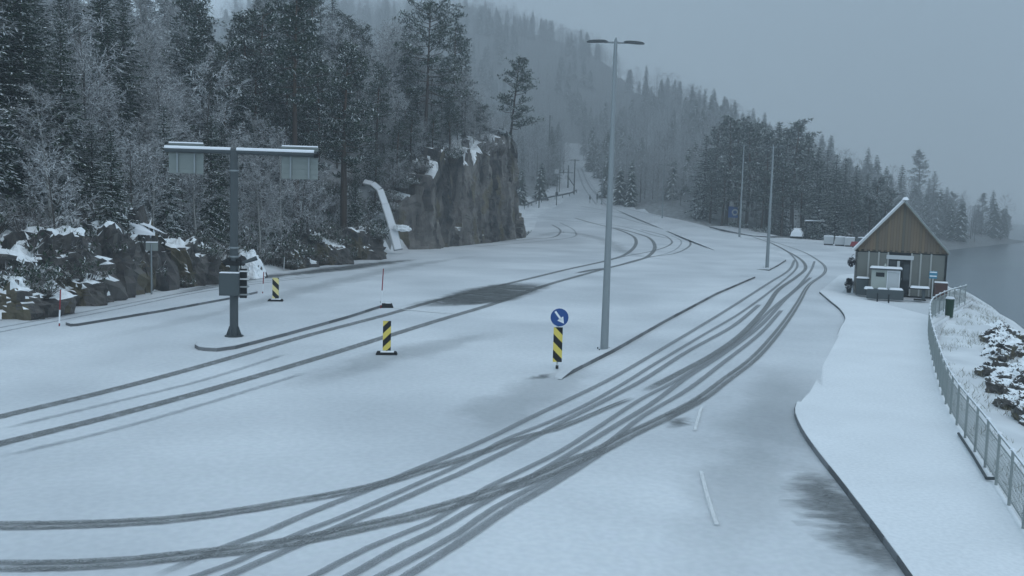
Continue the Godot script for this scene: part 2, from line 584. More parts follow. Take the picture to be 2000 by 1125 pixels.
func setting() -> void:
	var g := sheet(steps([[-132, -60, 8], [-60, 60, 1.5], [60, 140, 4], [140, 270, 10]]), steps([[-20, 20, 5], [20, 150, 1.5], [150, 320, 5], [320, 540, 9]]), 0.06)
	struct("ground", g[0], M.ground)
	struct("hillside", g[1], M.wild)
	var w := MB.new()
	for i in 12:
		for j in 12:
			var x0 := -20.0 + i * 24.0
			var d0 := -20.0 + j * 46.5
			w.quad(Vector3(x0, SEA, -d0), Vector3(x0 + 24, SEA, -d0), Vector3(x0 + 24, SEA, -d0 - 46.5), Vector3(x0, SEA, -d0 - 46.5), Vector3.UP, Color.WHITE)
	struct("water", w, M.water)
	# road sheet between the foot of the rocks and the quay, then up the hill
	var left := [Vector2(0, -30), Vector2(44, -22.6), Vector2(53, -19.2), Vector2(65, -16.6), Vector2(94, -9.9), Vector2(124, 0.9), Vector2(130, 1.6), Vector2(142, 3.0), Vector2(165, 4.0), Vector2(190, 9.4), Vector2(206, 12.2), Vector2(270, 15.0)]
	var right := [Vector2(0, 5.5), Vector2(18, 9.7), Vector2(36, 15.8), Vector2(62, 28), Vector2(80, 32.5), Vector2(132, 47), Vector2(139, 44), Vector2(145, 34), Vector2(165, 26), Vector2(190, 19.6), Vector2(206, 17.6), Vector2(270, 17.8)]
	var mb := MB.new()
	var ds := steps([[2, 120, 2.0], [120, 270, 2.0]])
	for i in ds.size() - 1:
		for j in 24:
			var q := []
			for k in [[0, 0], [0, 1], [1, 1], [1, 0]]:
				var d: float = ds[i + k[0]]
				q.append(on(Vector2(lerpf(lut(left, d), lut(right, d), (j + k[1]) / 24.0), d)))
			mb.tri_n(q[0], q[1], q[2], Vector3.UP, Vector3.UP, Vector3.UP, Color.WHITE, Color.WHITE, Color.WHITE)
			mb.tri_n(q[0], q[2], q[3], Vector3.UP, Vector3.UP, Vector3.UP, Color.WHITE, Color.WHITE, Color.WHITE)
	var road := struct("road", mb, M.road)
	# broad dull bands where the snow is thin
	mark(road, "thin_snow_band", M.smear, [1.0, 3.0, 3.0, 1.0], [Vector2(-17.53, 33.00), Vector2(-14.78, 39.85), Vector2(-11.71, 58.25), Vector2(-8.05, 75.80), Vector2(-2.08, 94.35)], 40.0)
	mark(road, "thin_snow_band", M.smear, [1.5, 3.5, 2.0], [Vector2(-7.00, 27.60), Vector2(-4.30, 34.15), Vector2(0.05, 42.85)], 40.0)
	mark(road, "thin_snow_band", M.smear, [2.0, 4.0, 3.5, 1.5], [Vector2(-1.08, 22.10), Vector2(0.09, 26.50), Vector2(1.56, 30.75), Vector2(3.32, 33.80)], 40.0)
	mark(road, "thin_snow_band", M.smear, [2.0, 4.0, 4.0, 3.0], [Vector2(3.01, 13.90), Vector2(4.60, 18.85), Vector2(7.10, 26.15), Vector2(10.99, 36.65)], 40.0)
	mark(road, "thin_snow_band", M.smear, [2.0, 3.5, 3.5, 2.0], [Vector2(0.47, 119.50), Vector2(8.43, 137.05), Vector2(12.67, 96.85), Vector2(18.92, 85.70)], 40.0)
	mark(road, "thin_snow_band", M.smear, [3.0, 4.0, 4.0, 3.0], [Vector2(18.08, 185.95), Vector2(24.39, 162.30), Vector2(28.43, 136.15), Vector2(29.08, 110.95)], 40.0)
	# wet lane under the rocks
	mark(road, "slush_strip", M.slush, [0.8, 2.2, 3.0, 1.6], [Vector2(-18.36, 49.55), Vector2(-17.02, 60.70), Vector2(-13.33, 69.95), Vector2(-9.17, 82.25)], 14.0)
	mark(road, "slush_strip", M.slush, [1.0, 4.0, 3.0, 0.8], [Vector2(-15.15, 65.05), Vector2(-13.15, 70.95), Vector2(-10.68, 77.50), Vector2(-7.67, 84.75)], 14.0)
	for t in [[Vector2(-20.06, 36.70), Vector2(-18.71, 44.15), Vector2(-16.86, 54.95), Vector2(-13.06, 64.95)], [Vector2(-21.69, 39.70), Vector2(-20.46, 48.30), Vector2(-18.20, 59.30), Vector2(-13.77, 68.45)], [Vector2(-20.66, 37.80), Vector2(-19.16, 45.80), Vector2(-17.10, 56.70), Vector2(-13.70, 64.70)]]:
		mark(road, "tyre_track", M.track_faint, 0.3, t)
	# quay slush by the kerb
	mark(road, "slush_strip", M.slush, [0.5, 1.8, 2.4, 1.6, 0.6], [Vector2(6.90, 21.85), Vector2(6.57, 19.20), Vector2(6.40, 17.25), Vector2(6.23, 15.55), Vector2(6.07, 14.50)], 9.0)
	mark(road, "slush_strip", M.slush, [0.4, 0.9, 0.3], [Vector2(4.08, 24.75), Vector2(4.47, 25.35), Vector2(5.01, 26.20)], 5.0)
	mark(road, "slush_strip", M.slush, [0.3, 0.7, 0.3], [Vector2(0.49, 30.85), Vector2(1.00, 31.35), Vector2(1.53, 32.05)], 5.0)
	# pair of lines from the left to the bare patch and round the bend
	var t1 := [Vector2(-13.23, 21.35), Vector2(-13.00, 23.45), Vector2(-12.81, 24.05), Vector2(-11.56, 27.20), Vector2(-10.10, 31.80), Vector2(-8.20, 38.80), Vector2(-6.11, 45.45), Vector2(-4.14, 52.40), Vector2(-1.28, 60.60), Vector2(1.42, 68.35), Vector2(4.24, 76.60), Vector2(8.37, 87.95), Vector2(11.24, 97.80), Vector2(14.69, 116.95), Vector2(16.31, 130.75), Vector2(16.28, 138.90), Vector2(15.08, 147.40), Vector2(12.34, 156.25), Vector2(10.02, 164.30)]
	var t2 := [Vector2(-12.01, 19.35), Vector2(-11.68, 21.05), Vector2(-11.49, 21.55), Vector2(-10.27, 24.15), Vector2(-8.82, 27.75), Vector2(-6.98, 33.05), Vector2(-5.19, 38.70), Vector2(-3.28, 44.75), Vector2(-1.07, 51.45), Vector2(2.27, 63.30), Vector2(5.08, 71.65), Vector2(7.52, 78.80), Vector2(10.46, 86.80), Vector2(13.20, 95.55), Vector2(16.59, 113.90), Vector2(18.34, 131.50), Vector2(17.46, 140.20), Vector2(15.26, 149.25)]
	mark(road, "tyre_track", M.track_faint, 0.35, [Vector2(-12.15, 22.80), Vector2(-10.90, 25.65), Vector2(-9.34, 29.40), Vector2(-8.00, 34.40)])
	mark(road, "tyre_track", M.track_faint, 0.35, [Vector2(-10.94, 20.50), Vector2(-9.68, 22.75), Vector2(-8.30, 26.10), Vector2(-6.55, 31.05)])
	mark(road, "tyre_track", M.track_dark, 0.48, t1)
	mark(road, "tyre_track", M.track_dark, 0.50, t2)
	mark(road, "tyre_track", M.track_grey, 0.3, [Vector2(8.30, 87.25), Vector2(10.96, 95.35), Vector2(15.43, 106.60), Vector2(20.02, 122.95), Vector2(21.27, 135.25), Vector2(20.66, 140.40), Vector2(19.05, 146.90)])
	mark(road, "tyre_track", M.track_grey, 0.3, [Vector2(7.47, 78.25), Vector2(13.10, 94.75), Vector2(16.80, 101.90), Vector2(20.83, 115.80), Vector2(22.88, 125.90), Vector2(23.52, 134.25), Vector2(22.54, 144.50)])
	mark(road, "tyre_track", M.track_faint, 0.3, [Vector2(12.99, 93.95), Vector2(16.57, 103.50), Vector2(20.05, 117.35), Vector2(22.19, 129.30), Vector2(22.17, 137.35)])
	mark(road, "tyre_track", M.track_grey, 0.35, [Vector2(-5.71, 106.05), Vector2(-1.38, 116.65), Vector2(2.42, 123.35), Vector2(5.04, 127.35), Vector2(6.41, 135.40), Vector2(6.74, 142.90), Vector2(5.90, 150.75)])
	mark(road, "tyre_track", M.track_faint, 0.4, [Vector2(-3.99, 104.90), Vector2(2.32, 117.35), Vector2(6.20, 124.90), Vector2(8.18, 130.45), Vector2(8.78, 138.10), Vector2(8.61, 145.30), Vector2(7.27, 154.75)])
	for t in [[Vector2(4.73, 160.15), Vector2(15.79, 152.90), Vector2(20.69, 132.35), Vector2(22.82, 128.60)], [Vector2(7.95, 176.70), Vector2(15.87, 171.90), Vector2(23.11, 148.20), Vector2(27.23, 137.35)], [Vector2(12.14, 184.55), Vector2(20.32, 171.40), Vector2(25.87, 150.75)], [Vector2(17.07, 210.85), Vector2(18.11, 191.65), Vector2(23.11, 172.10)], [Vector2(16.39, 258.30), Vector2(15.28, 217.10), Vector2(15.74, 187.10)], [Vector2(17.49, 258.60), Vector2(16.66, 217.45), Vector2(17.59, 185.85)]]:
		mark(road, "tyre_track", M.track_faint, 0.5, t)
	mark(road, "bare_patch", M.wet, [0.6, 3.6, 5.0, 5.0, 4.4, 1.6], [Vector2(-5.78, 48.75), Vector2(-4.03, 51.00), Vector2(-2.24, 53.40), Vector2(-0.62, 58.85), Vector2(0.99, 62.90), Vector2(2.27, 65.50)], 13.0)
	mark(road, "bare_patch", M.wet, [0.3, 0.8, 0.3], [Vector2(4.58, 72.85), Vector2(5.99, 76.20), Vector2(7.75, 79.95)], 8.0)
	put("stop_line", ribbon([Vector2(-5.96, 48.50), Vector2(-4.26, 47.60), Vector2(-2.80, 46.95)], [0.25, 0.25], 0.036, 5.0), M.dash, road)
	put("lane_dash", ribbon([Vector2(4.25, 20.80), Vector2(4.03, 18.95), Vector2(3.88, 17.35)], [0.11, 0.11], 0.036, 5.0), M.dash, road)
	put("lane_dash", ribbon([Vector2(5.52, 27.40), Vector2(5.13, 25.90), Vector2(4.80, 24.55)], [0.11, 0.11], 0.036, 5.0), M.dash, road)
	# the bundle of wheel lines that sweeps up to the quay house
	var grey := [
		[Vector2(-5.33, 14.30), Vector2(-4.72, 15.50), Vector2(-4.26, 16.15), Vector2(-3.81, 17.05), Vector2(-3.29, 18.00), Vector2(-2.58, 19.20), Vector2(-2.07, 20.20), Vector2(-1.29, 21.60), Vector2(-0.40, 23.35), Vector2(0.65, 25.65), Vector2(1.91, 28.30), Vector2(3.46, 31.70), Vector2(6.44, 39.05), Vector2(11.17, 50.90), Vector2(18.43, 69.55), Vector2(23.58, 82.80), Vector2(28.18, 97.20)],
		[Vector2(-5.55, 12.95), Vector2(-4.73, 14.35), Vector2(-4.19, 15.10), Vector2(-3.79, 16.00), Vector2(-3.29, 16.75), Vector2(-2.75, 17.65), Vector2(-2.16, 18.75), Vector2(-1.73, 19.55), Vector2(-0.95, 21.05), Vector2(-0.06, 23.15), Vector2(1.00, 24.95), Vector2(2.25, 27.40), Vector2(3.85, 31.10), Vector2(4.96, 33.85), Vector2(7.87, 40.85), Vector2(12.20, 51.15), Vector2(18.70, 68.10), Vector2(24.80, 84.90), Vector2(27.89, 95.65), Vector2(32.23, 115.15), Vector2(34.50, 131.35)],
		[Vector2(-5.07, 13.00), Vector2(-4.21, 14.45), Vector2(-3.63, 15.50), Vector2(-2.68, 17.20), Vector2(-2.10, 18.20), Vector2(-1.46, 19.40), Vector2(-0.98, 20.20), Vector2(-0.35, 21.45), Vector2(0.26, 22.65), Vector2(1.35, 25.00), Vector2(2.65, 27.65), Vector2(4.29, 31.15), Vector2(6.86, 37.35), Vector2(10.41, 45.30), Vector2(14.15, 55.15)],
		[Vector2(-3.77, 12.95), Vector2(-2.95, 14.45), Vector2(-2.41, 15.55), Vector2(-1.88, 16.35), Vector2(-1.28, 17.20), Vector2(-0.57, 18.90), Vector2(0.25, 20.40), Vector2(1.21, 22.15), Vector2(2.41, 24.85), Vector2(3.93, 28.35), Vector2(5.11, 30.65), Vector2(7.12, 35.00), Vector2(9.99, 41.65), Vector2(14.68, 54.05), Vector2(19.88, 67.35), Vector2(25.69, 83.55), Vector2(29.95, 96.45)],
		[Vector2(-3.22, 13.00), Vector2(-2.40, 14.50), Vector2(-1.80, 15.75), Vector2(-1.23, 16.65), Vector2(-0.66, 17.85), Vector2(0.11, 19.35), Vector2(0.55, 20.15), Vector2(1.54, 22.20), Vector2(2.76, 24.80), Vector2(4.09, 27.60), Vector2(5.92, 32.00), Vector2(8.22, 37.10), Vector2(11.74, 45.55), Vector2(16.99, 59.65), Vector2(23.32, 75.75)],
		[Vector2(-2.73, 13.05), Vector2(-1.94, 14.55), Vector2(-1.36, 15.55), Vector2(-0.78, 16.65), Vector2(-0.32, 17.80), Vector2(0.33, 19.00), Vector2(1.47, 21.05), Vector2(2.42, 23.05), Vector2(3.61, 25.95), Vector2(5.54, 29.85), Vector2(7.79, 35.10), Vector2(11.09, 42.95), Vector2(14.72, 52.65)],
		[Vector2(-2.30, 13.05), Vector2(-1.54, 14.55), Vector2(-0.95, 15.75), Vector2(-0.51, 16.70), Vector2(0.04, 17.95), Vector2(0.82, 19.40), Vector2(1.61, 21.00), Vector2(2.38, 22.60)],
	]
	for i in grey.size():
		mark(road, "tyre_track", M.track_grey, [0.18, 0.23, 0.25] if i % 2 else [0.22, 0.25, 0.29], grey[i], 7.0)
	# the heavier vehicle that swung in from the left
	var ra := [Vector2(-10.12, 16.25), Vector2(-9.06, 16.25), Vector2(-8.73, 16.30), Vector2(-7.89, 16.40), Vector2(-7.06, 16.55), Vector2(-6.24, 16.75), Vector2(-5.44, 17.10), Vector2(-4.84, 17.45), Vector2(-4.03, 18.05), Vector2(-3.17, 18.70), Vector2(-2.50, 19.35), Vector2(-1.80, 20.30), Vector2(-1.25, 21.00), Vector2(-0.49, 22.05), Vector2(0.44, 23.55), Vector2(0.96, 23.95), Vector2(1.91, 25.45), Vector2(3.03, 27.40), Vector2(3.70, 28.45)]
	var rb := [Vector2(-9.05, 14.50), Vector2(-8.13, 14.55), Vector2(-7.81, 14.55), Vector2(-6.86, 14.65), Vector2(-5.94, 14.85), Vector2(-5.24, 15.15), Vector2(-4.59, 15.40), Vector2(-4.12, 15.60), Vector2(-3.56, 15.95), Vector2(-2.99, 16.35), Vector2(-2.60, 16.70), Vector2(-1.97, 17.15), Vector2(-1.33, 17.80), Vector2(-0.87, 18.30), Vector2(-0.29, 18.95), Vector2(0.25, 19.55), Vector2(0.85, 20.35), Vector2(1.49, 21.40), Vector2(2.19, 22.40), Vector2(3.01, 23.90), Vector2(4.28, 26.00), Vector2(5.68, 28.50), Vector2(7.23, 31.90), Vector2(8.94, 35.65), Vector2(10.84, 40.40), Vector2(13.90, 48.60), Vector2(16.75, 56.55), Vector2(21.07, 68.80), Vector2(25.62, 79.85), Vector2(28.48, 88.60), Vector2(30.96, 99.05), Vector2(33.49, 112.00), Vector2(34.93, 124.90), Vector2(35.61, 139.00)]
	var rc := [Vector2(4.12, 29.40), Vector2(5.71, 32.60), Vector2(7.86, 37.05), Vector2(10.26, 42.80), Vector2(13.96, 53.15), Vector2(17.66, 64.25), Vector2(22.04, 75.35), Vector2(25.71, 85.25), Vector2(28.76, 96.70), Vector2(31.52, 111.10), Vector2(34.24, 129.30), Vector2(34.66, 141.15)]
	mark(road, "tyre_track", M.track_twin, [0.5, 0.40, 0.28, 0.24], ra, 5.0)
	mark(road, "tyre_track", M.track_twin, [0.52, 0.42, 0.29, 0.25, 0.25], rb, 5.0)
	mark(road, "tyre_track", M.track_dark, 0.34, rc, 5.0)
	mark(road, "tyre_track", M.track_dark, 0.3, [Vector2(4.26, 25.90), Vector2(5.18, 27.55), Vector2(5.88, 28.90)], 3.0)
	mark(road, "tyre_track", M.track_faint, 0.3, [Vector2(32.38, 127.30), Vector2(31.00, 116.45), Vector2(28.51, 106.15)], 3.0)

	# traffic islands and the quay pavement
	var isl := Node3D.new(); isl.name = "traffic_island"; isl.set_meta("kind", "structure"); add_child(isl)
	raised(isl, [Vector2(-11.54, 35.15), Vector2(-11.25, 34.70), Vector2(-10.98, 34.55), Vector2(-10.52, 34.50), Vector2(-10.04, 35.15), Vector2(-8.99, 38.65), Vector2(-7.50, 44.40), Vector2(-6.57, 48.80), Vector2(-6.88, 50.50), Vector2(-7.83, 47.85), Vector2(-9.63, 41.40), Vector2(-10.90, 38.15), Vector2(-11.63, 36.60), Vector2(-11.69, 35.85)], 0.13, 0.1)
	var isl2 := Node3D.new(); isl2.name = "traffic_island_001"; isl2.set_meta("kind", "structure"); add_child(isl2)
	raised(isl2, [Vector2(-18.44, 39.90), Vector2(-18.05, 39.50), Vector2(-17.85, 39.70), Vector2(-16.17, 44.90), Vector2(-14.73, 50.45), Vector2(-14.13, 53.75), Vector2(-14.46, 54.45), Vector2(-15.50, 52.30), Vector2(-17.00, 46.55), Vector2(-18.40, 40.85)], 0.11, 0.08)
	var isl3 := Node3D.new(); isl3.name = "traffic_island_002"; isl3.set_meta("kind", "structure"); add_child(isl3)
	raised(isl3, [Vector2(1.67, 31.00), Vector2(1.90, 31.60), Vector2(2.14, 32.25), Vector2(3.99, 36.85), Vector2(7.38, 46.10), Vector2(12.71, 60.05), Vector2(18.47, 73.75), Vector2(17.56, 75.75), Vector2(11.66, 64.95), Vector2(6.66, 52.15), Vector2(3.39, 41.90), Vector2(1.57, 35.10), Vector2(1.09, 31.55)], 0.14, 0.12, [0.01, 0.07, 0.12, 0.14, 0.14, 0.14, 0.12, -0.03, -0.03, -0.03, -0.03, -0.03, -0.03])
	var isl4 := Node3D.new(); isl4.name = "traffic_island_003"; isl4.set_meta("kind", "structure"); add_child(isl4)
	raised(isl4, [Vector2(21.56, 81.60), Vector2(23.94, 87.55), Vector2(26.76, 95.20), Vector2(27.97, 100.15), Vector2(32.90, 125.70), Vector2(30.07, 144.15), Vector2(25.56, 164.35), Vector2(19.08, 186.20), Vector2(18.58, 181.05), Vector2(22.82, 146.35), Vector2(23.06, 110.10), Vector2(20.63, 83.45)], 0.13, 0.14, [0.1, 0.14, 0.14, 0.02, 0.06, 0.06, 0.05, 0.0, -0.03, -0.03, -0.03, -0.03])
	var far_kerb := Node3D.new(); far_kerb.name = "far_pavement"; far_kerb.set_meta("kind", "structure"); add_child(far_kerb)
	raised(far_kerb, [Vector2(30.63, 152.75), Vector2(33.73, 146.20), Vector2(34.98, 142.45), Vector2(37.28, 142.65), Vector2(39.93, 146.90), Vector2(39.43, 157.35), Vector2(36.57, 159.40)], 0.16, 0.15)
	var pv := Node3D.new(); pv.name = "pavement"; pv.set_meta("kind", "structure"); add_child(pv)
	var edge := curve([Vector2(6.30, 13.95), Vector2(6.48, 15.15), Vector2(6.77, 17.55), Vector2(7.05, 20.10), Vector2(7.32, 22.75), Vector2(7.62, 24.95), Vector2(7.99, 26.75), Vector2(8.59, 28.60), Vector2(9.57, 30.90), Vector2(12.21, 37.40), Vector2(15.35, 45.05), Vector2(16.87, 48.85), Vector2(18.04, 53.15), Vector2(18.91, 57.60), Vector2(19.96, 62.90)], 0.9)
	var hs := []
	for i in edge.size():
		var e: Vector2 = edge[i]
		hs.append(0.14 if e.y < 26.0 else (0.11 if e.y > 47.0 else lerpf(0.14, -0.03, clampf((e.y - 26.0) / 3.0, 0.0, 1.0)) + 0.14 * smoothstep(42.5, 46.0, e.y)))
	var rest := [Vector2(26.18, 77.60), Vector2(29.98, 81.30), Vector2(36.42, 78.50), Vector2(28.58, 60.00), Vector2(20.64, 47.00), Vector2(17.05, 38.85), Vector2(15.12, 34.10), Vector2(13.28, 29.20), Vector2(11.90, 25.00), Vector2(10.43, 20.25), Vector2(8.56, 14.30)]
	for p in rest:
		edge.append(p)
		hs.append(0.13)
	raised(pv, edge, 0.14, 0.12, hs, M.snow, edge.size() - rest.size() - 1)

# ------------------------------------------------------------------ trees
const DARK := [Color(0.032, 0.056, 0.038), Color(0.022, 0.042, 0.030), Color(0.048, 0.074, 0.046), Color(0.040, 0.060, 0.030)]
const SNOWC := [Color(0.74, 0.77, 0.79), Color(0.60, 0.63, 0.65), Color(0.84, 0.86, 0.88)]

func unit() -> Vector3:
	var y := rng.randf_range(-1, 1)
	var a := rng.randf() * TAU
	var r := sqrt(1.0 - y * y)
	return Vector3(r * cos(a), y, r * sin(a))

# a sliver of needles from a to b, w wide in the middle; snow may lie on it
func sprig(mb: MB, a: Vector3, b: Vector3, w: float, col: Color, snow: float) -> void:
	var m := a.lerp(b, 0.55)
	var side := (b - a).cross(Vector3.UP + unit() * 0.5).normalized() * w
	mb.tri(a, m + side, b, col)
	mb.tri(a, b, m - side, col)
	if rng.randf() < snow:
		var up := Vector3(0, 0.025, 0)
		var k := rng.randf_range(0.5, 0.95)
		mb.tri(a.lerp(b, 0.1) + up, m + side * k + up, a.lerp(b, 0.95) + up, SNOWC[rng.randi() % 3])
		mb.tri(a.lerp(b, 0.1) + up, a.lerp(b, 0.95) + up, m - side * k + up, SNOWC[rng.randi() % 3])

func conifer(H: float, R: float, snow: float, first := 0.06, thin := 1.0) -> Array:
	var tk := MB.new()
	tk.tube(Vector3(0, -0.6, 0), Vector3(0, H * 0.97, 0), 0.013 * H + 0.05, 0.015, Color(0.05, 0.042, 0.036), 7, false)
	var mb := MB.new(false)
	var y := H * first
	while y < H * 0.985:
		var f := y / H
		var r := R * pow(1.0 - f, 0.8) * rng.randf_range(0.72, 1.15) + 0.16
		if f < 0.18:
			r *= 0.75
		var n := rng.randi_range(5, 7)
		var a0 := rng.randf() * TAU
		for i in n:
			if rng.randf() > thin:
				continue
			var a := a0 + TAU * i / n + rng.randf_range(-0.3, 0.3)
			var dir := Vector3(cos(a), 0, sin(a))
			var rr := r * rng.randf_range(0.7, 1.15)
			var rise := lerpf(-0.28, 0.55, f) + rng.randf_range(-0.12, 0.12)
			var prev := Vector3(0, y, 0)
			var k := 0.12
			while k < 1.0:
				var p := Vector3(0, y, 0) + dir * rr * k + Vector3(0, rr * (rise * k - 0.42 * k * k + 0.22 * k * k * k), 0)
				var ahead := (p - prev).normalized()
				var sd := ahead.cross(Vector3.UP).normalized()
				var l := (0.20 + 0.34 * (1.0 - k)) * clampf(rr * 0.75, 0.35, 1.15) * rng.randf_range(0.7, 1.3)
				var col: Color = DARK[rng.randi() % 4]
				sprig(mb, p, p + (sd * 0.85 + ahead * 0.75 + Vector3(0, rng.randf_range(-0.35, 0.0), 0)) * l, 0.055 + 0.03 * l, col, snow)
				sprig(mb, p, p + (-sd * 0.85 + ahead * 0.75 + Vector3(0, rng.randf_range(-0.35, 0.0), 0)) * l, 0.055 + 0.03 * l, col, snow)
				if rng.randf() < 0.6:
					sprig(mb, p, p + (ahead * 0.5 + Vector3(rng.randf_range(-0.3, 0.3), -0.8, rng.randf_range(-0.3, 0.3))) * l * 0.8, 0.05, col, snow * 0.3)
				prev = p
				k += 0.17 / maxf(rr, 0.5)
			sprig(mb, prev, prev + (prev - Vector3(0, y, 0)).normalized() * 0.28, 0.06, DARK[rng.randi() % 4], snow)
		y += lerpf(0.36, 0.22, f)
	sprig(mb, Vector3(0, H * 0.93, 0), Vector3(0, H, 0), 0.05, DARK[0], snow)
	return [tk, mb]

func tuft(mb: MB, at: Vector3, size: float, n: int, snow: float) -> void:
	var col: Color = DARK[rng.randi() % 4]
	for i in n:
		var u := unit()
		u.y = u.y * 0.55 + 0.3
		u = u.normalized()
		var l := size * rng.randf_range(0.6, 1.2)
		var base := at + unit() * size * 0.55 * Vector3(1, 0.4, 1)
		sprig(mb, base, base + u * l, 0.045 * (size / 0.35), col, snow)

func twig_line(mb: MB, a: Vector3, b: Vector3, w: float, col: Color) -> void:
	var s := (b - a).cross(unit()).normalized() * w * 0.5
	mb.tri(a - s, a + s, b, col)

# a Scots pine: bare trunk, crooked limbs and flat plates of tufts
func pine(H: float, crown_from: float, spread: float, snow: float, lean := Vector3.ZERO, one_side := 0.0, flat_top := 0.6) -> Array:
	var tk := MB.new()
	var mb := MB.new(false)
	var spine := []
	for i in 9:
		var f := i / 8.0
		spine.append(Vector3(sin(f * 3.0) * 0.25, H * f, cos(f * 2.3) * 0.2) + lean * f * f)
	for i in 8:
		var f := i / 8.0
		var tone := Color(0.055, 0.045, 0.038).lerp(Color(0.10, 0.06, 0.038), smoothstep(0.3, 0.7, f))
		var low: Vector3 = spine[i] - (Vector3(0, 0.8, 0) if i == 0 else Vector3.ZERO)
		tk.tube(low, spine[i + 1], lerpf(0.017 * H, 0.03, f) , lerpf(0.017 * H, 0.03, f + 0.125), tone, 8, false)
	var count := int(16 + H * 1.6)
	for i in count:
		var f := lerpf(crown_from, 0.99, pow((i + rng.randf()) / count, 0.85))
		var seg := clampi(int(f * 8.0), 0, 7)
		var at: Vector3 = (spine[seg] as Vector3).lerp(spine[seg + 1], f * 8.0 - seg)
		var g := (f - crown_from) / (1.0 - crown_from)
		var a := rng.randf() * TAU
		if one_side > 0.0:
			a = lerpf(a, rng.randfn(0.0, 0.5), one_side)
		var reach := spread * lerpf(1.0, 1.0 - flat_top, g) * rng.randf_range(0.55, 1.1) * smoothstep(-0.25, 0.3, g)
		var dir := Vector3(cos(a), lerpf(-0.12, 0.75, g) + rng.randf_range(-0.15, 0.2), sin(a)).normalized()
		var tip := at + dir * reach
		var bend := (at + tip) * 0.5 + Vector3(0, -0.1 * reach, 0) + unit() * 0.12
		tk.tube(at, bend, 0.05, 0.035, Color(0.08, 0.055, 0.04), 5, false)
		tk.tube(bend, tip, 0.035, 0.012, Color(0.07, 0.05, 0.04), 4, false)
		var clumps := int(6 + reach * 5.0)
		for k in clumps:
			var t := rng.randf_range(0.35, 1.05)
			var c := at.lerp(tip, t) + Vector3(rng.randfn(0, 0.35), rng.randfn(0.12, 0.13), rng.randfn(0, 0.35)) * clampf(reach * 0.5, 0.4, 1.1)
			twig_line(mb, at.lerp(tip, t * 0.85), c, 0.02, Color(0.06, 0.05, 0.04))
			tuft(mb, c, 0.40, 10, snow)
	return [tk, mb]

# a leafless birch or alder, its twigs furred with snow
func bare_tree(H: float, spread: float, frost: float, pale: bool) -> Array:
	var tk := MB.new()
	var mb := MB.new(false)
	var tone := Color(0.26, 0.26, 0.25) if pale else Color(0.075, 0.068, 0.062)
	var spine := []
	var sway := Vector3(rng.randfn(0, 0.05), 0, rng.randfn(0, 0.05)) * H
	for i in 7:
		var f := i / 6.0
		spine.append(Vector3(sin(f * 4.0 + H) * 0.15, H * f * 0.97, cos(f * 3.0) * 0.12) + sway * f * f)
	for i in 6:
		var f := i / 6.0
		var low: Vector3 = spine[i] - (Vector3(0, 0.6, 0) if i == 0 else Vector3.ZERO)
		tk.tube(low, spine[i + 1], lerpf(0.012 * H, 0.012, f), lerpf(0.012 * H, 0.012, f + 0.166), tone, 6, false)
	var brown := Color(0.085, 0.075, 0.07)
	var limbs := int(H * 4.2)
	for i in limbs:
		var f := lerpf(0.07, 0.98, (i + rng.randf()) / limbs)
		var seg := clampi(int(f * 6.0), 0, 5)
		var at: Vector3 = (spine[seg] as Vector3).lerp(spine[seg + 1], f * 6.0 - seg)
		var a := rng.randf() * TAU
		var reach := spread * sin(PI * clampf(f * 0.85 + 0.12, 0, 1)) * rng.randf_range(0.6, 1.15) + 0.3
		var dir := Vector3(cos(a), rng.randf_range(0.5, 1.3), sin(a)).normalized()
		var tip := at + dir * reach * 1.25
		tk.tube(at, tip, 0.022, 0.008, tone.lerp(brown, 0.5), 3, false)
		for k in int(8 + reach * 6.0):
			var t := rng.randf_range(0.2, 1.0)
			var p := at.lerp(tip, t)
			var q := p + (dir * 0.7 + unit() * 0.9 + Vector3(0, 0.15, 0)).normalized() * rng.randf_range(0.35, 0.85) * (1.1 - 0.3 * t)
			twig_line(mb, p, q, 0.036, brown.lerp(SNOWC[rng.randi() % 3], frost * rng.randf_range(0.2, 1.0)))
			for z in 4:
				var e := p.lerp(q, rng.randf_range(0.3, 1.0))
				var o := e + (q - p).normalized() * rng.randf_range(0.1, 0.3) + unit() * rng.randf_range(0.12, 0.32) - Vector3(0, 0.06, 0)
				twig_line(mb, e, o, 0.036, brown.lerp(SNOWC[rng.randi() % 3], frost * rng.randf_range(0.0, 1.0)))
	return [tk, mb]

func bush(H: float, R: float, frost: float, leafy: float) -> Array:
	var tk := MB.new()
	var mb := MB.new(false)
	var brown := Color(0.075, 0.06, 0.05)
	for i in int(50 * R + 20):
		var a := rng.randf() * TAU
		var r := R * sqrt(rng.randf())
		var foot := Vector3(cos(a), 0, sin(a)) * r * 0.35
		var tip := Vector3(cos(a) * r, H * rng.randf_range(0.45, 1.0) * (1.0 - 0.4 * r / R), sin(a) * r)
		tk.tube(foot - Vector3(0, 0.2, 0), foot.lerp(tip, 0.6), 0.014, 0.008, brown, 3, false)
		for k in 12:
			var p := foot.lerp(tip, rng.randf_range(0.35, 1.0))
			var q := p + (unit() + Vector3(0, 0.45, 0)).normalized() * rng.randf_range(0.15, 0.42)
			if rng.randf() < leafy:
				sprig(mb, p, q, 0.06, DARK[rng.randi() % 4], frost * 0.7)
			else:
				twig_line(mb, p, q, 0.024, brown.lerp(SNOWC[rng.randi() % 3], frost * rng.randf()))
	return [tk, mb]

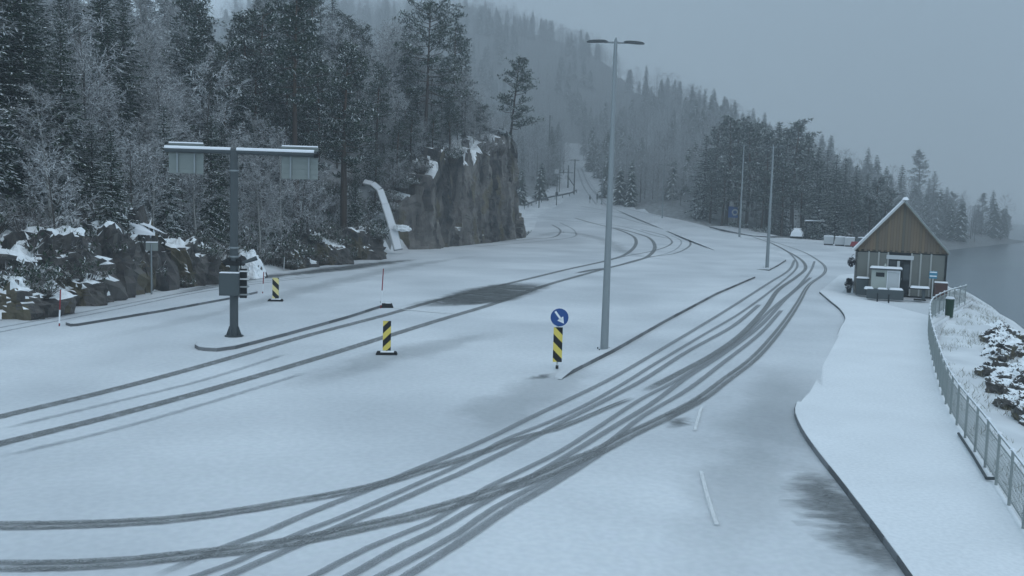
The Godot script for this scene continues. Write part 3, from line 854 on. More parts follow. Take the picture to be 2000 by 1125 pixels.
func far_conifer(H: float, R: float, snow: float) -> MB:
	var mb := MB.new(false)
	var y := H * 0.08
	while y < H:
		var f := y / H
		var r := R * pow(1.0 - f, 0.52) + 0.12
		for i in 8:
			var a := rng.randf() * TAU
			var d := Vector3(cos(a), 0, sin(a))
			var sd := Vector3(-d.z, 0, d.x) * (0.16 + 0.22 * r)
			var tip := Vector3(0, y - r * 0.3, 0) + d * r * rng.randf_range(0.7, 1.2)
			var root := Vector3(0, y + r * 0.18, 0)
			var mid := root.lerp(tip, 0.6)
			var col: Color = DARK[rng.randi() % 4]
			mb.tri(root, mid + sd, tip, col)
			mb.tri(root, tip, mid - sd, col)
			if rng.randf() < snow:
				var up := Vector3(0, 0.06, 0)
				mb.tri(root.lerp(tip, 0.25) + up, mid + sd * 0.8 + up, tip + up, SNOWC[rng.randi() % 3])
		y += 0.055 * H * lerpf(1.0, 0.6, f)
	mb.tri(Vector3(0.12, -0.5, 0), Vector3(-0.12, -0.5, 0), Vector3(0, H * 0.5, 0), Color(0.05, 0.045, 0.04))
	mb.tri(Vector3(0, -0.5, 0.12), Vector3(0, -0.5, -0.12), Vector3(0, H * 0.5, 0), Color(0.05, 0.045, 0.04))
	return mb

func far_bare(H: float, R: float, frost: float) -> MB:
	var mb := MB.new(false)
	var brown := Color(0.085, 0.078, 0.075)
	mb.tri(Vector3(0.1, -0.5, 0), Vector3(-0.1, -0.5, 0), Vector3(0, H, 0), brown)
	mb.tri(Vector3(0, -0.5, 0.1), Vector3(0, -0.5, -0.1), Vector3(0, H, 0), brown)
	for i in 190:
		var f := rng.randf_range(0.2, 0.97)
		var a := rng.randf() * TAU
		var r := R * sin(PI * clampf(f * 0.85 + 0.12, 0, 1)) * sqrt(rng.randf())
		var p := Vector3(cos(a) * r, H * f, sin(a) * r)
		var q := p + (Vector3(cos(a), 1.1, sin(a)) + unit() * 0.7).normalized() * rng.randf_range(0.5, 1.2)
		twig_line(mb, p, q, 0.075, brown.lerp(SNOWC[rng.randi() % 3], frost * rng.randf()))
	return mb

func make_tree(called: String, parts: Array) -> Node3D:
	var o := Node3D.new()
	o.name = called
	put("trunk", parts[0], M.bark, o)
	put("crown", parts[1], M.veg, o)
	return o

func plant(proto: Node3D, x: float, d: float, size: float, label: String, category: String, group := "", wide := 1.0) -> Node3D:
	var s := size * wide
	tree_count += 1
	return dup(proto, on(Vector2(x, d), -0.1), rng.randf() * TAU, Vector3(s, size, s), label, category, group)

# how high the top of the wood may stand above the horizon (tangent), by bearing: the skyline of the wood
var SKYLINE := [Vector2(-0.62, 0.26), Vector2(-0.335, 0.225), Vector2(-0.316, 0.165), Vector2(-0.305, 0.145), Vector2(-0.295, 0.15), Vector2(-0.28, 0.175), Vector2(-0.25, 0.21), Vector2(-0.19, 0.205), Vector2(-0.175, 0.18), Vector2(-0.12, 0.18), Vector2(-0.10, 0.188), Vector2(-0.055, 0.17), Vector2(-0.045, 0.135), Vector2(-0.005, 0.118), Vector2(0.03, 0.10)]

func landmark(b: float) -> String:
	for w in [[-0.46, "at the picture's left edge"], [-0.40, "above the far-left boulders"], [-0.345, "above the peaked rock"], [-0.30, "behind the gantry's left panel"], [-0.25, "behind the gantry post"], [-0.19, "behind the gantry's right panel"], [-0.13, "left of the drain chute"], [-0.08, "above the drain chute"], [-0.04, "above the middle of the rock cutting"]]:
		if b < w[0]:
			return w[1]
	return "above the right end of the rock cutting"

func woods() -> void:
	rng.seed = 4711
	var spruces := [make_tree("spruce_tree", conifer(13.0, 3.0, 0.58)), make_tree("spruce_tree", conifer(12.0, 2.6, 0.68)), make_tree("spruce_tree", conifer(14.0, 3.2, 0.34, 0.06)), make_tree("spruce_tree", conifer(11.0, 2.9, 0.72, 0.03, 0.9))]
	var pines := [make_tree("pine_tree", pine(16.0, 0.45, 3.4, 0.5)), make_tree("pine_tree", pine(15.0, 0.36, 3.1, 0.45)), make_tree("pine_tree", pine(14.0, 0.28, 3.0, 0.58))]
	var bares := [make_tree("bare_tree", bare_tree(12.0, 2.8, 0.85, true)), make_tree("bare_tree", bare_tree(11.0, 3.0, 0.9, false)), make_tree("bare_tree", bare_tree(9.5, 2.7, 1.0, false)), make_tree("bare_tree", bare_tree(13.0, 2.6, 0.75, true))]
	var heights := {"spruce": [13.0, 12.0, 14.0, 11.0], "pine": [16.0, 15.0, 14.0], "bare": [12.0, 11.0, 9.5, 13.0]}
	var sets := {"spruce": spruces, "pine": pines, "bare": bares}
	var words := {"spruce": "snow-dusted spruce", "pine": "snow-dusted pine", "bare": "leafless snow-furred tree"}
	# singled-out trees
	var umbrella := make_tree("pine_tree", pine(16.0, 0.36, 5.6, 0.32, Vector3.ZERO, 0.0, 0.42))
	plant(umbrella, -9.9, 108.0, 1.0, "broad umbrella-shaped pine standing highest above the rock cutting", "tree")
	var leaning := make_tree("pine_tree", pine(11.4, 0.10, 4.4, 0.34, Vector3(1.0, 0, 0.2), 0.5, 0.72))
	var ln := plant(leaning, -0.6, 125.5, 1.0, "lone wind-shaped pine on the cliff edge with drooping right-hand boughs", "tree")
	ln.rotation.y = 0.0
	ln.position = Vector3(-0.9, 11.0, -125.0)
	var tall := make_tree("pine_tree", pine(19.5, 0.52, 3.4, 0.28))
	plant(tall, -17.6, 79.0, 1.0, "tallest reddish-trunked pine rising behind the sign gantry's right arm", "tree")
	plant(pines[0], -14.5, 84.0, 1.06, "tall pine just right of the tallest reddish-trunked pine", "tree")
	plant(spruces[2], -22.4, 60.0, 0.36, "small dark young spruce just behind the peaked roadside rock", "tree")
	plant(spruces[3], -14.4, 97.5, 0.5, "young spruce on the ledge at the left end of the rock cutting", "tree")
	plant(spruces[2], -20.5, 66.0, 0.62, "short dense spruce behind the sign gantry post", "tree")
	plant(spruces[2], -14.0, 86.0, 0.5, "dark low spruce left of the pale drain chute", "tree")
	# the mass of the wood
	var d := 40.0
	while d < 150.0:
		var s := 2.6
		while s < 46.0:
			var gap := 2.7 if s < 12.0 else 3.9
			var dd := d + rng.randf_range(-1.3, 1.3)
			var ss := s + rng.randf_range(-1.2, 1.2)
			s += gap
			if s > 24.0 and rng.randf() < 0.3:
				continue
			var x := xfoot(dd) - ss
			var b := x / dd
			if b < -0.60 or b > 0.012:
				continue
			if dd > 88.0 and dd < 131.0 and ss < 5.0:
				continue
			var kind := "bare"
			var roll := rng.randf()
			if b < -0.34:
				kind = "spruce" if roll < 0.45 else "bare"
			elif b < -0.17:
				kind = "pine" if roll < 0.32 else ("spruce" if roll < 0.62 else "bare")
			else:
				kind = "pine" if roll < 0.2 else ("spruce" if roll < 0.3 else "bare")
			if ss < 5.0 and rng.randf() < 0.5:
				kind = "bare"
			var i := rng.randi() % (sets[kind] as Array).size()
			var full: float = heights[kind][i]
			var ground := th(x, dd)
			var limit := lut(SKYLINE, b) * dd + 6.0 - ground
			var h := full * rng.randf_range(0.75, 1.15)
			if ss < 6.0:
				h *= rng.randf_range(0.45, 0.8)
			h = minf(h, limit * rng.randf_range(0.82, 1.0))
			if h < 2.5:
				continue
			var where := landmark(b)
			var row := "front row" if ss < 6.0 else ("second row" if ss < 12.0 else ("deep in the wood" if ss < 22.0 else "rear of the wood"))
			var size := "tall" if h > 9.5 else ("mid-height" if h > 5.5 else "small")
			plant(sets[kind][i], x, dd, h / full, "%s %s, %s, %s" % [size, words[kind], row, where], "tree", "%s %s trees, %s, %s" % [size, kind, row, where], 1.0 if h > 0.6 * full else 1.25)
		d += 3.0
	# shrubs along the foot of the wood
	var bushes := [make_tree("shrub", bush(1.8, 1.5, 0.75, 0.15)), make_tree("shrub", bush(1.4, 1.7, 0.7, 0.35)), make_tree("shrub", bush(2.2, 1.6, 0.5, 0.0))]
	var dd2 := 41.0
	while dd2 < 128.0:
		for k in 3:
			var off := rng.randf_range(0.8, 6.0)
			if dd2 > 90.0 and dd2 < 127.0:
				off = rng.randf_range(3.4, 7.0)
			var x2 := xfoot(dd2) - off
			var which := rng.randi() % 3
			var look: String = ["snowy twiggy shrub", "low dark-leaved snowy shrub", "tall bare brown shrub"][which]
			var spot := landmark(x2 / dd2) + (", by the road" if off < 2.6 else ", among the trees")
			plant(bushes[which], x2, dd2 + rng.randf(), rng.randf_range(0.6, 1.25), "%s %s" % [look, spot], "shrub", "roadside shrubs: %s %s" % [look, spot])
		dd2 += 2.1
	# brush that overhangs the lip and the left shoulder of the cutting
	for k in 66:
		var dk := lerpf(90.0, 125.5, k / 65.0)
		var o := plant(bushes[k % 3], xfoot(dk) - rng.randf_range(1.2, 5.0), dk, rng.randf_range(0.6, 1.2), "snow-laden brush overhanging the lip of the rock cutting", "shrub", "brush on the cutting's lip")
		o.position.y = road_h(dk) + lut([Vector2(90, 1.6), Vector2(96, 4.6), Vector2(99, 6.8), Vector2(103, 8.8), Vector2(110, 10.0), Vector2(125, 11.2)], dk) - 0.3
	for k in 26:
		var dk := lerpf(95.0, 124.5, (k + rng.randf() * 0.6) / 26.0)
		var src: Node3D = bares[rng.randi() % 4] if k % 3 else pines[k % 2]
		var o := plant(src, xfoot(dk) - rng.randf_range(2.0, 4.6), dk, rng.randf_range(0.28, 0.5) if k % 3 else rng.randf_range(0.3, 0.42), "small frosted tree rooted on the lip of the rock cutting" if k % 3 else "small pine rooted on the lip of the rock cutting", "tree", "small trees on the cutting's lip" if k % 3 else "small pines on the cutting's lip", 1.25)
		o.position.y = road_h(dk) + lut([Vector2(90, 1.6), Vector2(96, 4.6), Vector2(99, 6.8), Vector2(103, 8.8), Vector2(110, 10.0), Vector2(125, 11.2)], dk) - 0.3
	for k in 9:
		var dk := 126.0 + k * 2.2
		plant(bushes[k % 3], xfoot(dk) + rng.randf_range(-0.5, 1.0), dk, rng.randf_range(0.6, 1.0), "snow-covered bush on the bank past the rock corner", "shrub", "bushes past the rock corner")

	# the stand of conifers beyond the quay lot
	var stand := [Vector3(1368, 163, 262), Vector3(1392, 170, 250), Vector3(1412, 160, 236), Vector3(1432, 168, 240), Vector3(1450, 158, 248), Vector3(1466, 172, 246), Vector3(1488, 160, 262), Vector3(1508, 163, 238), Vector3(1524, 172, 256), Vector3(1545, 158, 244), Vector3(1566, 166, 268), Vector3(1586, 158, 286), Vector3(1604, 170, 292), Vector3(1622, 160, 300), Vector3(1640, 164, 308), Vector3(1662, 158, 322), Vector3(1684, 168, 336), Vector3(1706, 160, 352), Vector3(1730, 170, 372), Vector3(1560, 152, 330), Vector3(1592, 150, 345), Vector3(1628, 151, 360), Vector3(1660, 150, 375), Vector3(1690, 152, 385), Vector3(1520, 153, 320), Vector3(1482, 154, 330), Vector3(1440, 155, 335), Vector3(1405, 157, 330), Vector3(1380, 159, 340), Vector3(1720, 156, 392), Vector3(1750, 162, 392)]
	for p in stand:
		var b: float = (p.x - 1000.0) / 1900.0
		var x: float = b * p.y
		var g := th(x, p.y)
		var top: float = 6.0 + (375.0 + 28.0 * b / 0.52 - p.z) / 1900.0 * p.y
		var kind := "pine" if rng.randf() < 0.8 else "spruce"
		var i := rng.randi() % (sets[kind] as Array).size()
		var h: float = maxf(3.0, top - g)
		plant(sets[kind][i], x, p.y, h / heights[kind][i], "%s %s in the %s of the dark stand beyond the quay lot" % ["tall" if h > 11.0 else "low", words[kind], "left end" if b < 0.215 else ("middle" if b < 0.30 else "right end")], "tree", "%s trees in the dark stand" % kind, clampf(13.0 / h, 1.15, 1.7))
	for k in 46:
		var dk := rng.randf_range(158, 215)
		var xk := lut([Vector2(145, 35), Vector2(165, 27.5), Vector2(190, 21.5), Vector2(215, 20)], dk) + 1.5 + absf(rng.randfn(0, 9.0))
		plant(bares[rng.randi() % 4], xk, dk, rng.randf_range(0.5, 0.95), "hazy leafless tree beside the road at the foot of the hill", "tree", "leafless trees at the foot of the hill")
	for k in 16:
		var dk := rng.randf_range(150, 158)
		var xk := rng.randf_range(33.0, 58.0)
		plant(bushes[k % 3], xk, dk, rng.randf_range(0.8, 1.4), "snowy bush at the edge of the dark stand beyond the car park", "shrub", "bushes at the edge of the stand")
	for k in 26:
		var dk := rng.randf_range(190, 300)
		var xk := xfoot(dk) - absf(rng.randfn(0, 7.0)) - 1.0
		plant(bares[rng.randi() % 4] if k % 3 else spruces[k % 4], xk, dk, rng.randf_range(0.6, 1.0), "hazy tree on the left of the road that climbs the hill", "tree", "hazy trees left of the hill road")
	# headland
	for k in 16:
		var xk := lerpf(100.0, 131.0, k / 15.0) + rng.randf_range(-1.5, 1.5)
		var dk := 244.0 + rng.randf_range(-4, 6) + maxf(0.0, xk - 112.0) * 0.6
		plant(spruces[k % 4] if k % 3 else pines[k % 2], xk, dk, lerpf(1.0, 0.5, k / 15.0) * rng.randf_range(0.75, 1.05), "hazy conifer on the low headland at the water's edge", "tree", "conifers on the headland")
	plant(spruces[2], 98.0, 222.0, 0.8, "slim dark conifer standing alone beyond the quay house's right gable slope", "tree")
	# the far wooded hillside, one hazy mass
	var kinds := [far_conifer(9.5, 2.2, 0.5), far_conifer(8.0, 2.1, 0.6), far_bare(9.0, 2.9, 0.8), far_bare(10.0, 2.6, 0.65), far_conifer(10.0, 1.9, 0.4)]
	var spots := [[], [], [], [], []]
	var row := 185.0
	while row < 510.0:
		var step := 2.5 + row * 0.005
		var x := -125.0
		while x < 165.0:
			x += step
			var px := x + rng.randf_range(-1.6, 1.6)
			var pd := row + rng.randf_range(-1.8, 1.8)
			var bb := px / pd
			if bb > 0.56 or (px < -60.0 and pd < 300.0) or pd > lut(CREST, px) + 8.0 or th(px, pd) < -2.5:
				continue
			var xr := lut(XROAD, pd)
			if pd < 330.0 and px > xfoot(pd) + 0.5 and px < xr + 2.6 + absf(noise.get_noise_2d(px, pd)) * 3.0:
				continue
			if pd < 215.0 and px < 60.0 and rng.randf() < 0.4:
				continue
			var sel := 2 + rng.randi() % 2
			if noise.get_noise_2d(px * 2.0 + 400.0, pd * 2.0) + 0.22 * clampf((pd - 230.0) / 60.0, 0, 1) * float(px > 55.0) > 0.21:
				sel = [0, 1, 4][rng.randi() % 3]
			var sc := rng.randf_range(0.65, 1.12)
			spots[sel].append(Transform3D(Basis(Vector3.UP, rng.randf() * TAU).scaled(Vector3(sc, sc * rng.randf_range(0.9, 1.15), sc)), on(Vector2(px, pd), -0.2)))
		row += 2.7 + row * 0.006
	for i in 5:
		var mm := MultiMesh.new()
		mm.transform_format = MultiMesh.TRANSFORM_3D
		mm.mesh = kinds[i].mesh()
		mm.instance_count = spots[i].size()
		for k in spots[i].size():
			mm.set_instance_transform(k, spots[i][k])
		var o := MultiMeshInstance3D.new()
		o.name = numbered("hillside_forest")
		o.multimesh = mm
		o.material_override = M.veg
		o.set_meta("kind", "stuff")
		tag(o, ["hazy conifer forest covering the far hillside", "lighter snow-dusted conifers across the far hillside", "hazy grey leafless woodland on the far hillside", "paler leafless woodland on the far hillside", "dark slim conifers scattered across the far hillside"][i], "forest")
		add_child(o, true)
	for set in [spruces, pines, bares, bushes, [umbrella, leaning, tall]]:
		for o in set:
			o.free()

# ------------------------------------------------------------------ rocks
func rock_tone(p: Vector3, up: float, snow_from: float, pale := 1.0) -> Color:
	var k := noise.get_noise_3d(p.x * 5.0, p.y * 1.6, p.z * 5.0)
	var k2 := noise.get_noise_3d(p.x * 22.0 + 90.0, p.y * 7.0, p.z * 22.0)
	var k3 := noise.get_noise_3d(p.x * 70.0, p.y * 9.0 + 30.0, p.z * 70.0)
	var c := Color(0.034, 0.032, 0.032).lerp(Color(0.19, 0.178, 0.164), clampf(0.40 + k * 0.9 + k2 * 0.5 + k3 * 0.9, 0.0, 1.0) * pale)
	if k2 > 0.28:
		c = c.lerp(Color(0.10, 0.085, 0.045), 0.6)
	if up + k2 * 0.42 + k * 0.28 > snow_from:
		c = SNOWC[0].lerp(SNOWC[2], clampf(0.5 + k2, 0, 1))
	return c

func facets(mb: MB, p: Array, nu: int, nv: int, snow_from: float, mid: Vector3, reach := 3) -> void:
	for i in nu - 1:
		for j in nv - 1:
			var a: Vector3 = p[i * nv + j]
			var b: Vector3 = p[(i + 1) * nv + j]
			var c: Vector3 = p[(i + 1) * nv + j + 1]
			var e: Vector3 = p[i * nv + j + 1]
			# the lie of the rock over a wider patch decides where snow can rest
			var i0 := maxi(i - reach, 0)
			var i1 := mini(i + reach, nu - 1)
			var j0 := maxi(j - reach, 0)
			var j1 := mini(j + reach, nv - 1)
			var wide := ((p[i1 * nv + j] - p[i0 * nv + j]) as Vector3).cross(p[i * nv + j1] - p[i * nv + j0]).normalized()
			if wide.dot(a - mid) < 0.0:
				wide = -wide
			for t in [[a, b, c], [a, c, e]]:
				var m: Vector3 = ((t[2] - t[0]) as Vector3).cross(t[1] - t[0]).normalized()
				var ctr: Vector3 = (t[0] + t[1] + t[2]) / 3.0
				if m.dot(ctr - mid) < 0.0:
					m = -m
				mb.face(t[0], t[1], t[2], m, rock_tone(ctr, wide.y * 0.8 + m.y * 0.2, snow_from, 1.0 if reach > 3 else 0.6))

func boulder(radius: Vector3, rough: float, sd: float, snow_from: float, peak := 0.0) -> MB:
	var mb := MB.new()
	var nu := 64
	var nv := 40
	var p := []
	for i in nu:
		for j in nv:
			var a := TAU * i / (nu - 1)
			var e := PI * j / (nv - 1) - PI / 2
			var u := Vector3(cos(a) * cos(e), sin(e), sin(a) * cos(e))
			if i == nu - 1:
				u = Vector3(cos(e), sin(e), 0)
			# blocky: push towards a superquadric, then break it with cell steps
			var q := Vector3(signf(u.x) * pow(absf(u.x), 0.75), signf(u.y) * pow(absf(u.y), 0.8), signf(u.z) * pow(absf(u.z), 0.75))
			var k := 1.0 + rough * (crag.get_noise_3d(u.x * 46.0 + sd * 70.0, u.y * 34.0, u.z * 46.0) * 0.6 + crag.get_noise_3d(u.x * 120.0 + sd * 11.0, u.y * 90.0, u.z * 120.0) * 0.22 + noise.get_noise_3d(u.x * 60.0 + sd * 31.0, u.y * 60.0, u.z * 60.0) * 0.55 + noise.get_noise_3d(u.x * 220.0 + sd * 31.0, u.y * 160.0, u.z * 220.0) * 0.22)
			q = q * k * radius
			if peak > 0.0 and q.y > 0.0:
				q.x *= 1.0 - peak * q.y / radius.y
				q.z *= 1.0 - peak * 0.6 * q.y / radius.y
			p.append(q)
	facets(mb, p, nu, nv, snow_from, Vector3.ZERO)
	return mb

func rocks() -> void:
	rng.seed = 90
	# the blasted cutting: face, corner and snowy lip
	var mb := MB.new()
	var nv := 92
	var line := []
	var dd := 95.0
	while dd < 124.0:
		line.append(Vector2(xfoot(dd), dd))
		dd += 0.28
	for k in 20:
		var a := k / 19.0 * PI * 0.62
		line.append(Vector2(-1.5 + 2.2 * sin(a + 0.55), 126.2 - 2.4 * cos(a + 0.55)))
	for k in 24:
		line.append(Vector2(-1.6 - k * 0.3, 128.6 + k * 0.22))
	var nu := line.size()
	var p := []
	for i in nu:
		var a: Vector2 = line[i]
		var t: Vector2 = ((line[mini(i + 1, nu - 1)] - line[maxi(i - 1, 0)]) as Vector2).normalized()
		var out := Vector3(t.y, 0, t.x)      # towards the road
		var height := lut([Vector2(90, 1.2), Vector2(93, 2.6), Vector2(96, 4.6), Vector2(99, 7.0), Vector2(103, 9.0), Vector2(106, 9.2), Vector2(110, 10.2), Vector2(116, 11.2), Vector2(124, 11.6), Vector2(127, 11.0), Vector2(134, 7.0)], a.y)
		height += noise.get_noise_2d(a.y * 16.0, 4.0) * 3.4
		for j in nv:
			var f := j / (nv - 1.0)
			var y := height * minf(f / 0.86, 1.0)
			var back := 0.10 * y + 5.0 * maxf(0.0, f - 0.86) / 0.14 * 0.9
			if f > 0.86:
				y += (f - 0.86) / 0.14 * 0.9 + noise.get_noise_2d(a.y * 40.0, f * 120.0) * 0.8
			var s := a.x * 0.6 + a.y
			var k := crag.get_noise_3d(s * 13.0, y * 4.0, 3.0) * 0.5 + crag.get_noise_3d(s * 40.0, y * 11.0, 9.0) * 0.26 + noise.get_noise_3d(s * 22.0, y * 7.0, 0.0) * 0.6 + noise.get_noise_3d(s * 110.0, y * 22.0, 50.0) * 0.3
			k *= 1.0 - 0.3 * smoothstep(0.86, 1.0, f)
			var base := road_h(a.y) + 0.1
			p.append(Vector3(a.x, base - 0.4 + y, -a.y) + out * (0.35 + k * 1.15 - back - 5.0 * maxf(0.0, 1.0 - i / 14.0)))
	facets(mb, p, nu, nv, 0.74, Vector3(-12, -6, -112), 4)
	var cl := put("rock_cutting", mb, M.rock, self)
	tag(cl, "tall brown blasted rock face beside the road with snow on its ledges", "cliff")
	var brush := [make_tree("shrub", bush(1.7, 1.5, 0.35, 0.2)), make_tree("shrub", bush(1.5, 1.7, 0.25, 0.1)), make_tree("shrub", bush(2.0, 1.4, 0.55, 0.3))]
	# outcrops and boulders along the left verge
	var list := [
		[Vector2(-22.54, 45.25), Vector3(3.4, 2.6, 2.6), 0.0, "broad dark boulder at the left edge with snow sliding down its right side"],
		[Vector2(-21.43, 48.75), Vector3(2.9, 3.2, 2.6), 0.1, "dark rock mass with a snowy top left of the peaked rock"],
		[Vector2(-20.43, 52.30), Vector3(2.0, 3.2, 2.0), 0.4, "peaked dark rock with a roof-like cap of snow behind the small road sign"],
		[Vector2(-19.02, 56.15), Vector3(2.4, 2.2, 2.0), 0.2, "low reddish-brown rock right of the small road sign"],
		[Vector2(-21.25, 40.90), Vector3(2.2, 1.3, 1.6), 0.0, "low snow-flecked rock in the bottom corner of the wooded bank"],
		[Vector2(-21.02, 45.60), Vector3(2.4, 1.5, 1.5), 0.2, "snow-covered sloping boulder below the dark rock mass"],
		[Vector2(-18.19, 61.40), Vector3(2.0, 1.5, 1.6), 0.2, "brush-topped rock behind the sign gantry's control box"],
		[Vector2(-14.21, 74.55), Vector3(2.6, 2.0, 1.8), 0.3, "snow-capped pointed boulder midway between gantry and drain chute"],
		[Vector2(-12.44, 80.90), Vector3(3.0, 2.2, 1.8), 0.3, "snow-capped boulder just left of the drain chute"],
		[Vector2(-16.69, 61.85), Vector3(1.2, 1.5, 1.0), 0.4, "snow-plastered upright stone right of the gantry's control box"],
		[Vector2(-15.86, 70.50), Vector3(1.8, 1.1, 1.3), 0.2, "low rock half buried in snow behind the far striped marker"],
	]
	var short := ["broad dark boulder at the left edge", "dark rock mass left of the peaked rock", "peaked rock", "reddish-brown rock beside the small road sign", "low rock in the bank's bottom corner", "sloping boulder below the dark rock mass", "rock behind the gantry's control box", "pointed boulder between gantry and drain chute", "boulder just left of the drain chute", "upright stone", "low rock behind the far striped marker"]
	for i in list.size():
		var r: Array = list[i]
		var b := boulder(r[1], 0.42, i * 1.7 + 1.0, 0.62 if i != 9 else 0.1, r[2])
		var o := put("boulder", b, M.rock, self)
		tag(o, r[3], "rock")
		var at: Vector2 = r[0]
		var sz: Vector3 = r[1]
		o.position = Vector3(at.x - sz.x * 0.45, th(at.x, at.y) + sz.y * 0.15, -at.y - sz.z * 1.0)
		if i == 9 or i == 2:
			continue
		for k in 6:
			var w := unit() * Vector3(sz.x * 0.75, 0, sz.z * 0.6)
			var up := sz.y * sqrt(maxf(0.05, 1.0 - pow(w.x / sz.x, 2) - pow(w.z / sz.z, 2)))
			var tw := dup(brush[rng.randi() % 3], o.position + w + Vector3(0, up * 0.85 - 0.15, 0), rng.randf() * TAU, Vector3.ONE * rng.randf_range(0.6, 1.15), "dark twiggy brush with little snow on the %s" % short[i], "shrub", "brush on the %s" % short[i])
			tw.rotation.x = rng.randf_range(-0.2, 0.2)
		for k in 3:
			var at2 := at + Vector2(rng.randf_range(-1.0, 1.0) * sz.x, rng.randf_range(-0.4, 1.2))
			dup(brush[rng.randi() % 3], on(Vector2(minf(at2.x, xfoot(at2.y) + 0.4), at2.y)), rng.randf() * TAU, Vector3.ONE * rng.randf_range(0.5, 0.95), "dark twiggy brush at the foot of the %s" % short[i], "shrub", "brush at the foot of the %s" % short[i])
	for o in brush:
		o.free()
	var peak: Node3D = get_node("boulder_002")
	put("snow_cap", _gable_cap(peak.position), M.snowcap, peak)
	# riprap on the shore
	var stones := []
	for i in 6:
		stones.append(boulder(Vector3(0.75, 0.5, 0.6), 0.5, 20.0 + i * 2.3, 0.50))
	for i in 150:
		var d := rng.randf_range(26, 50)
		var x := lut(SHORE, d) + 1.6 + absf(rng.randfn(0.0, 1.0)) * 1.5 - 1.2 * smoothstep(50.0, 36.0, d)
		var o := put("shore_rock", stones[i % 6], M.rock, self) if i < 6 else null
		if o == null:
			o = get_node("shore_rock" if i % 6 == 0 else "shore_rock_%03d" % (i % 6)).duplicate()
			o.name = numbered("shore_rock")
			add_child(o, true)
		tag(o, "dark jagged rock with snow on top in the riprap along the shore", "rock", "shore riprap")
		o.position = on(Vector2(x, d), 0.02)
		o.rotation = Vector3(rng.randf_range(-0.4, 0.4), rng.randf() * TAU, rng.randf_range(-0.4, 0.4))
		o.scale = Vector3.ONE * rng.randf_range(0.28, 0.85)
	# dead grass on the quay slope
	var g := MB.new(false)
	for i in 9000:
		var d := rng.randf_range(14, 72)
		var x := lut(SHORE, d) + rng.randf_range(-1.8, 3.0)
		if noise.get_noise_2d(x * 14.0, d * 14.0) < 0.02:
			continue
		var a := on(Vector2(x, d), -0.05)
		twig_line(g, a, a + Vector3(rng.randfn(0, 0.1), rng.randf_range(0.10, 0.26), rng.randfn(0, 0.1)), 0.02, Color(0.17, 0.155, 0.10).lerp(SNOWC[1], rng.randf() * 0.6))
	var go := put("grass", g, M.veg, self)
	go.set_meta("kind", "stuff")
	tag(go, "dead grass poking through snow on the quay slope", "grass")

# the two slopes of snow that lie on the peaked rock like a little roof
func _gable_cap(origin: Vector3) -> MB:
	var mb := MB.new()
	var apex := Vector3(-21.50, 4.02, -54.00) - origin
	var left := Vector3(-21.96, 2.63, -53.00) - origin
	var right := Vector3(-19.60, 3.17, -53.20) - origin
	var inner := Vector3(-20.63, 3.46, -52.90) - origin
	var back := Vector3(0.1, -0.1, -1.6)
	var low := Vector3(0, -0.32, 0.05)
	mb.quad(apex, left, left.lerp(inner, 0.75) + Vector3(0, 0.1, 0), inner, Vector3(-0.4, 1, 0.8), Color.WHITE)
	mb.quad(apex, inner, right, right.lerp(apex, 0.5) + Vector3(0, 0.08, 0), Vector3(0.4, 1, 0.5), Color.WHITE)
	mb.quad(apex, left, left + back, apex + back, Vector3(-1, 1, 0), Color.WHITE)
	mb.quad(apex, right.lerp(apex, 0.5) + Vector3(0, 0.08, 0), right + back, apex + back, Vector3(1, 1, 0), Color.WHITE)
	mb.quad(left, inner, inner + low, left + low * 0.4, Vector3(0, 0, 1), Color.WHITE)
	mb.quad(inner, right, right + low * 0.3, inner + low, Vector3(0, 0, 1), Color.WHITE)
	return mb

# ------------------------------------------------------------------ street furniture
func striped_board(parent: Node, w: float, y0: float, y1: float, lean: float, z: float, pale: Material, first_dark: bool) -> void:
	var back := MB.new()
	back.box(Vector3(0, (y0 + y1) * 0.5, z - 0.02), Vector3(w, y1 - y0, 0.03))
	put("board", back, M.black, parent)
	# slanted bars, cut to the board
	var period := w * 1.75
	var frame := PackedVector2Array([Vector2(-w * 0.5, y0), Vector2(w * 0.5, y0), Vector2(w * 0.5, y1), Vector2(-w * 0.5, y1)])
	var y := y0 - period + (period * 0.5 if first_dark else 0.0)
	while y < y1 + period:
		var r := lean * w * 1.0
		var bar := PackedVector2Array([Vector2(-w, y - r), Vector2(w, y + r), Vector2(w, y + r + period * 0.5), Vector2(-w, y - r + period * 0.5)])
		for cut in Geometry2D.intersect_polygons(bar, frame):
			var mb := MB.new()
			var idx := Geometry2D.triangulate_polygon(cut)
			for k in range(0, idx.size(), 3):
				var q := []
				for j in 3:
					var c2: Vector2 = cut[idx[k + j]]
					q.append(Vector3(c2.x, c2.y, z + 0.004))
				mb.face(q[0], q[1], q[2], Vector3.BACK, Color.WHITE)
			put("stripe", mb, pale, parent)
		y += period

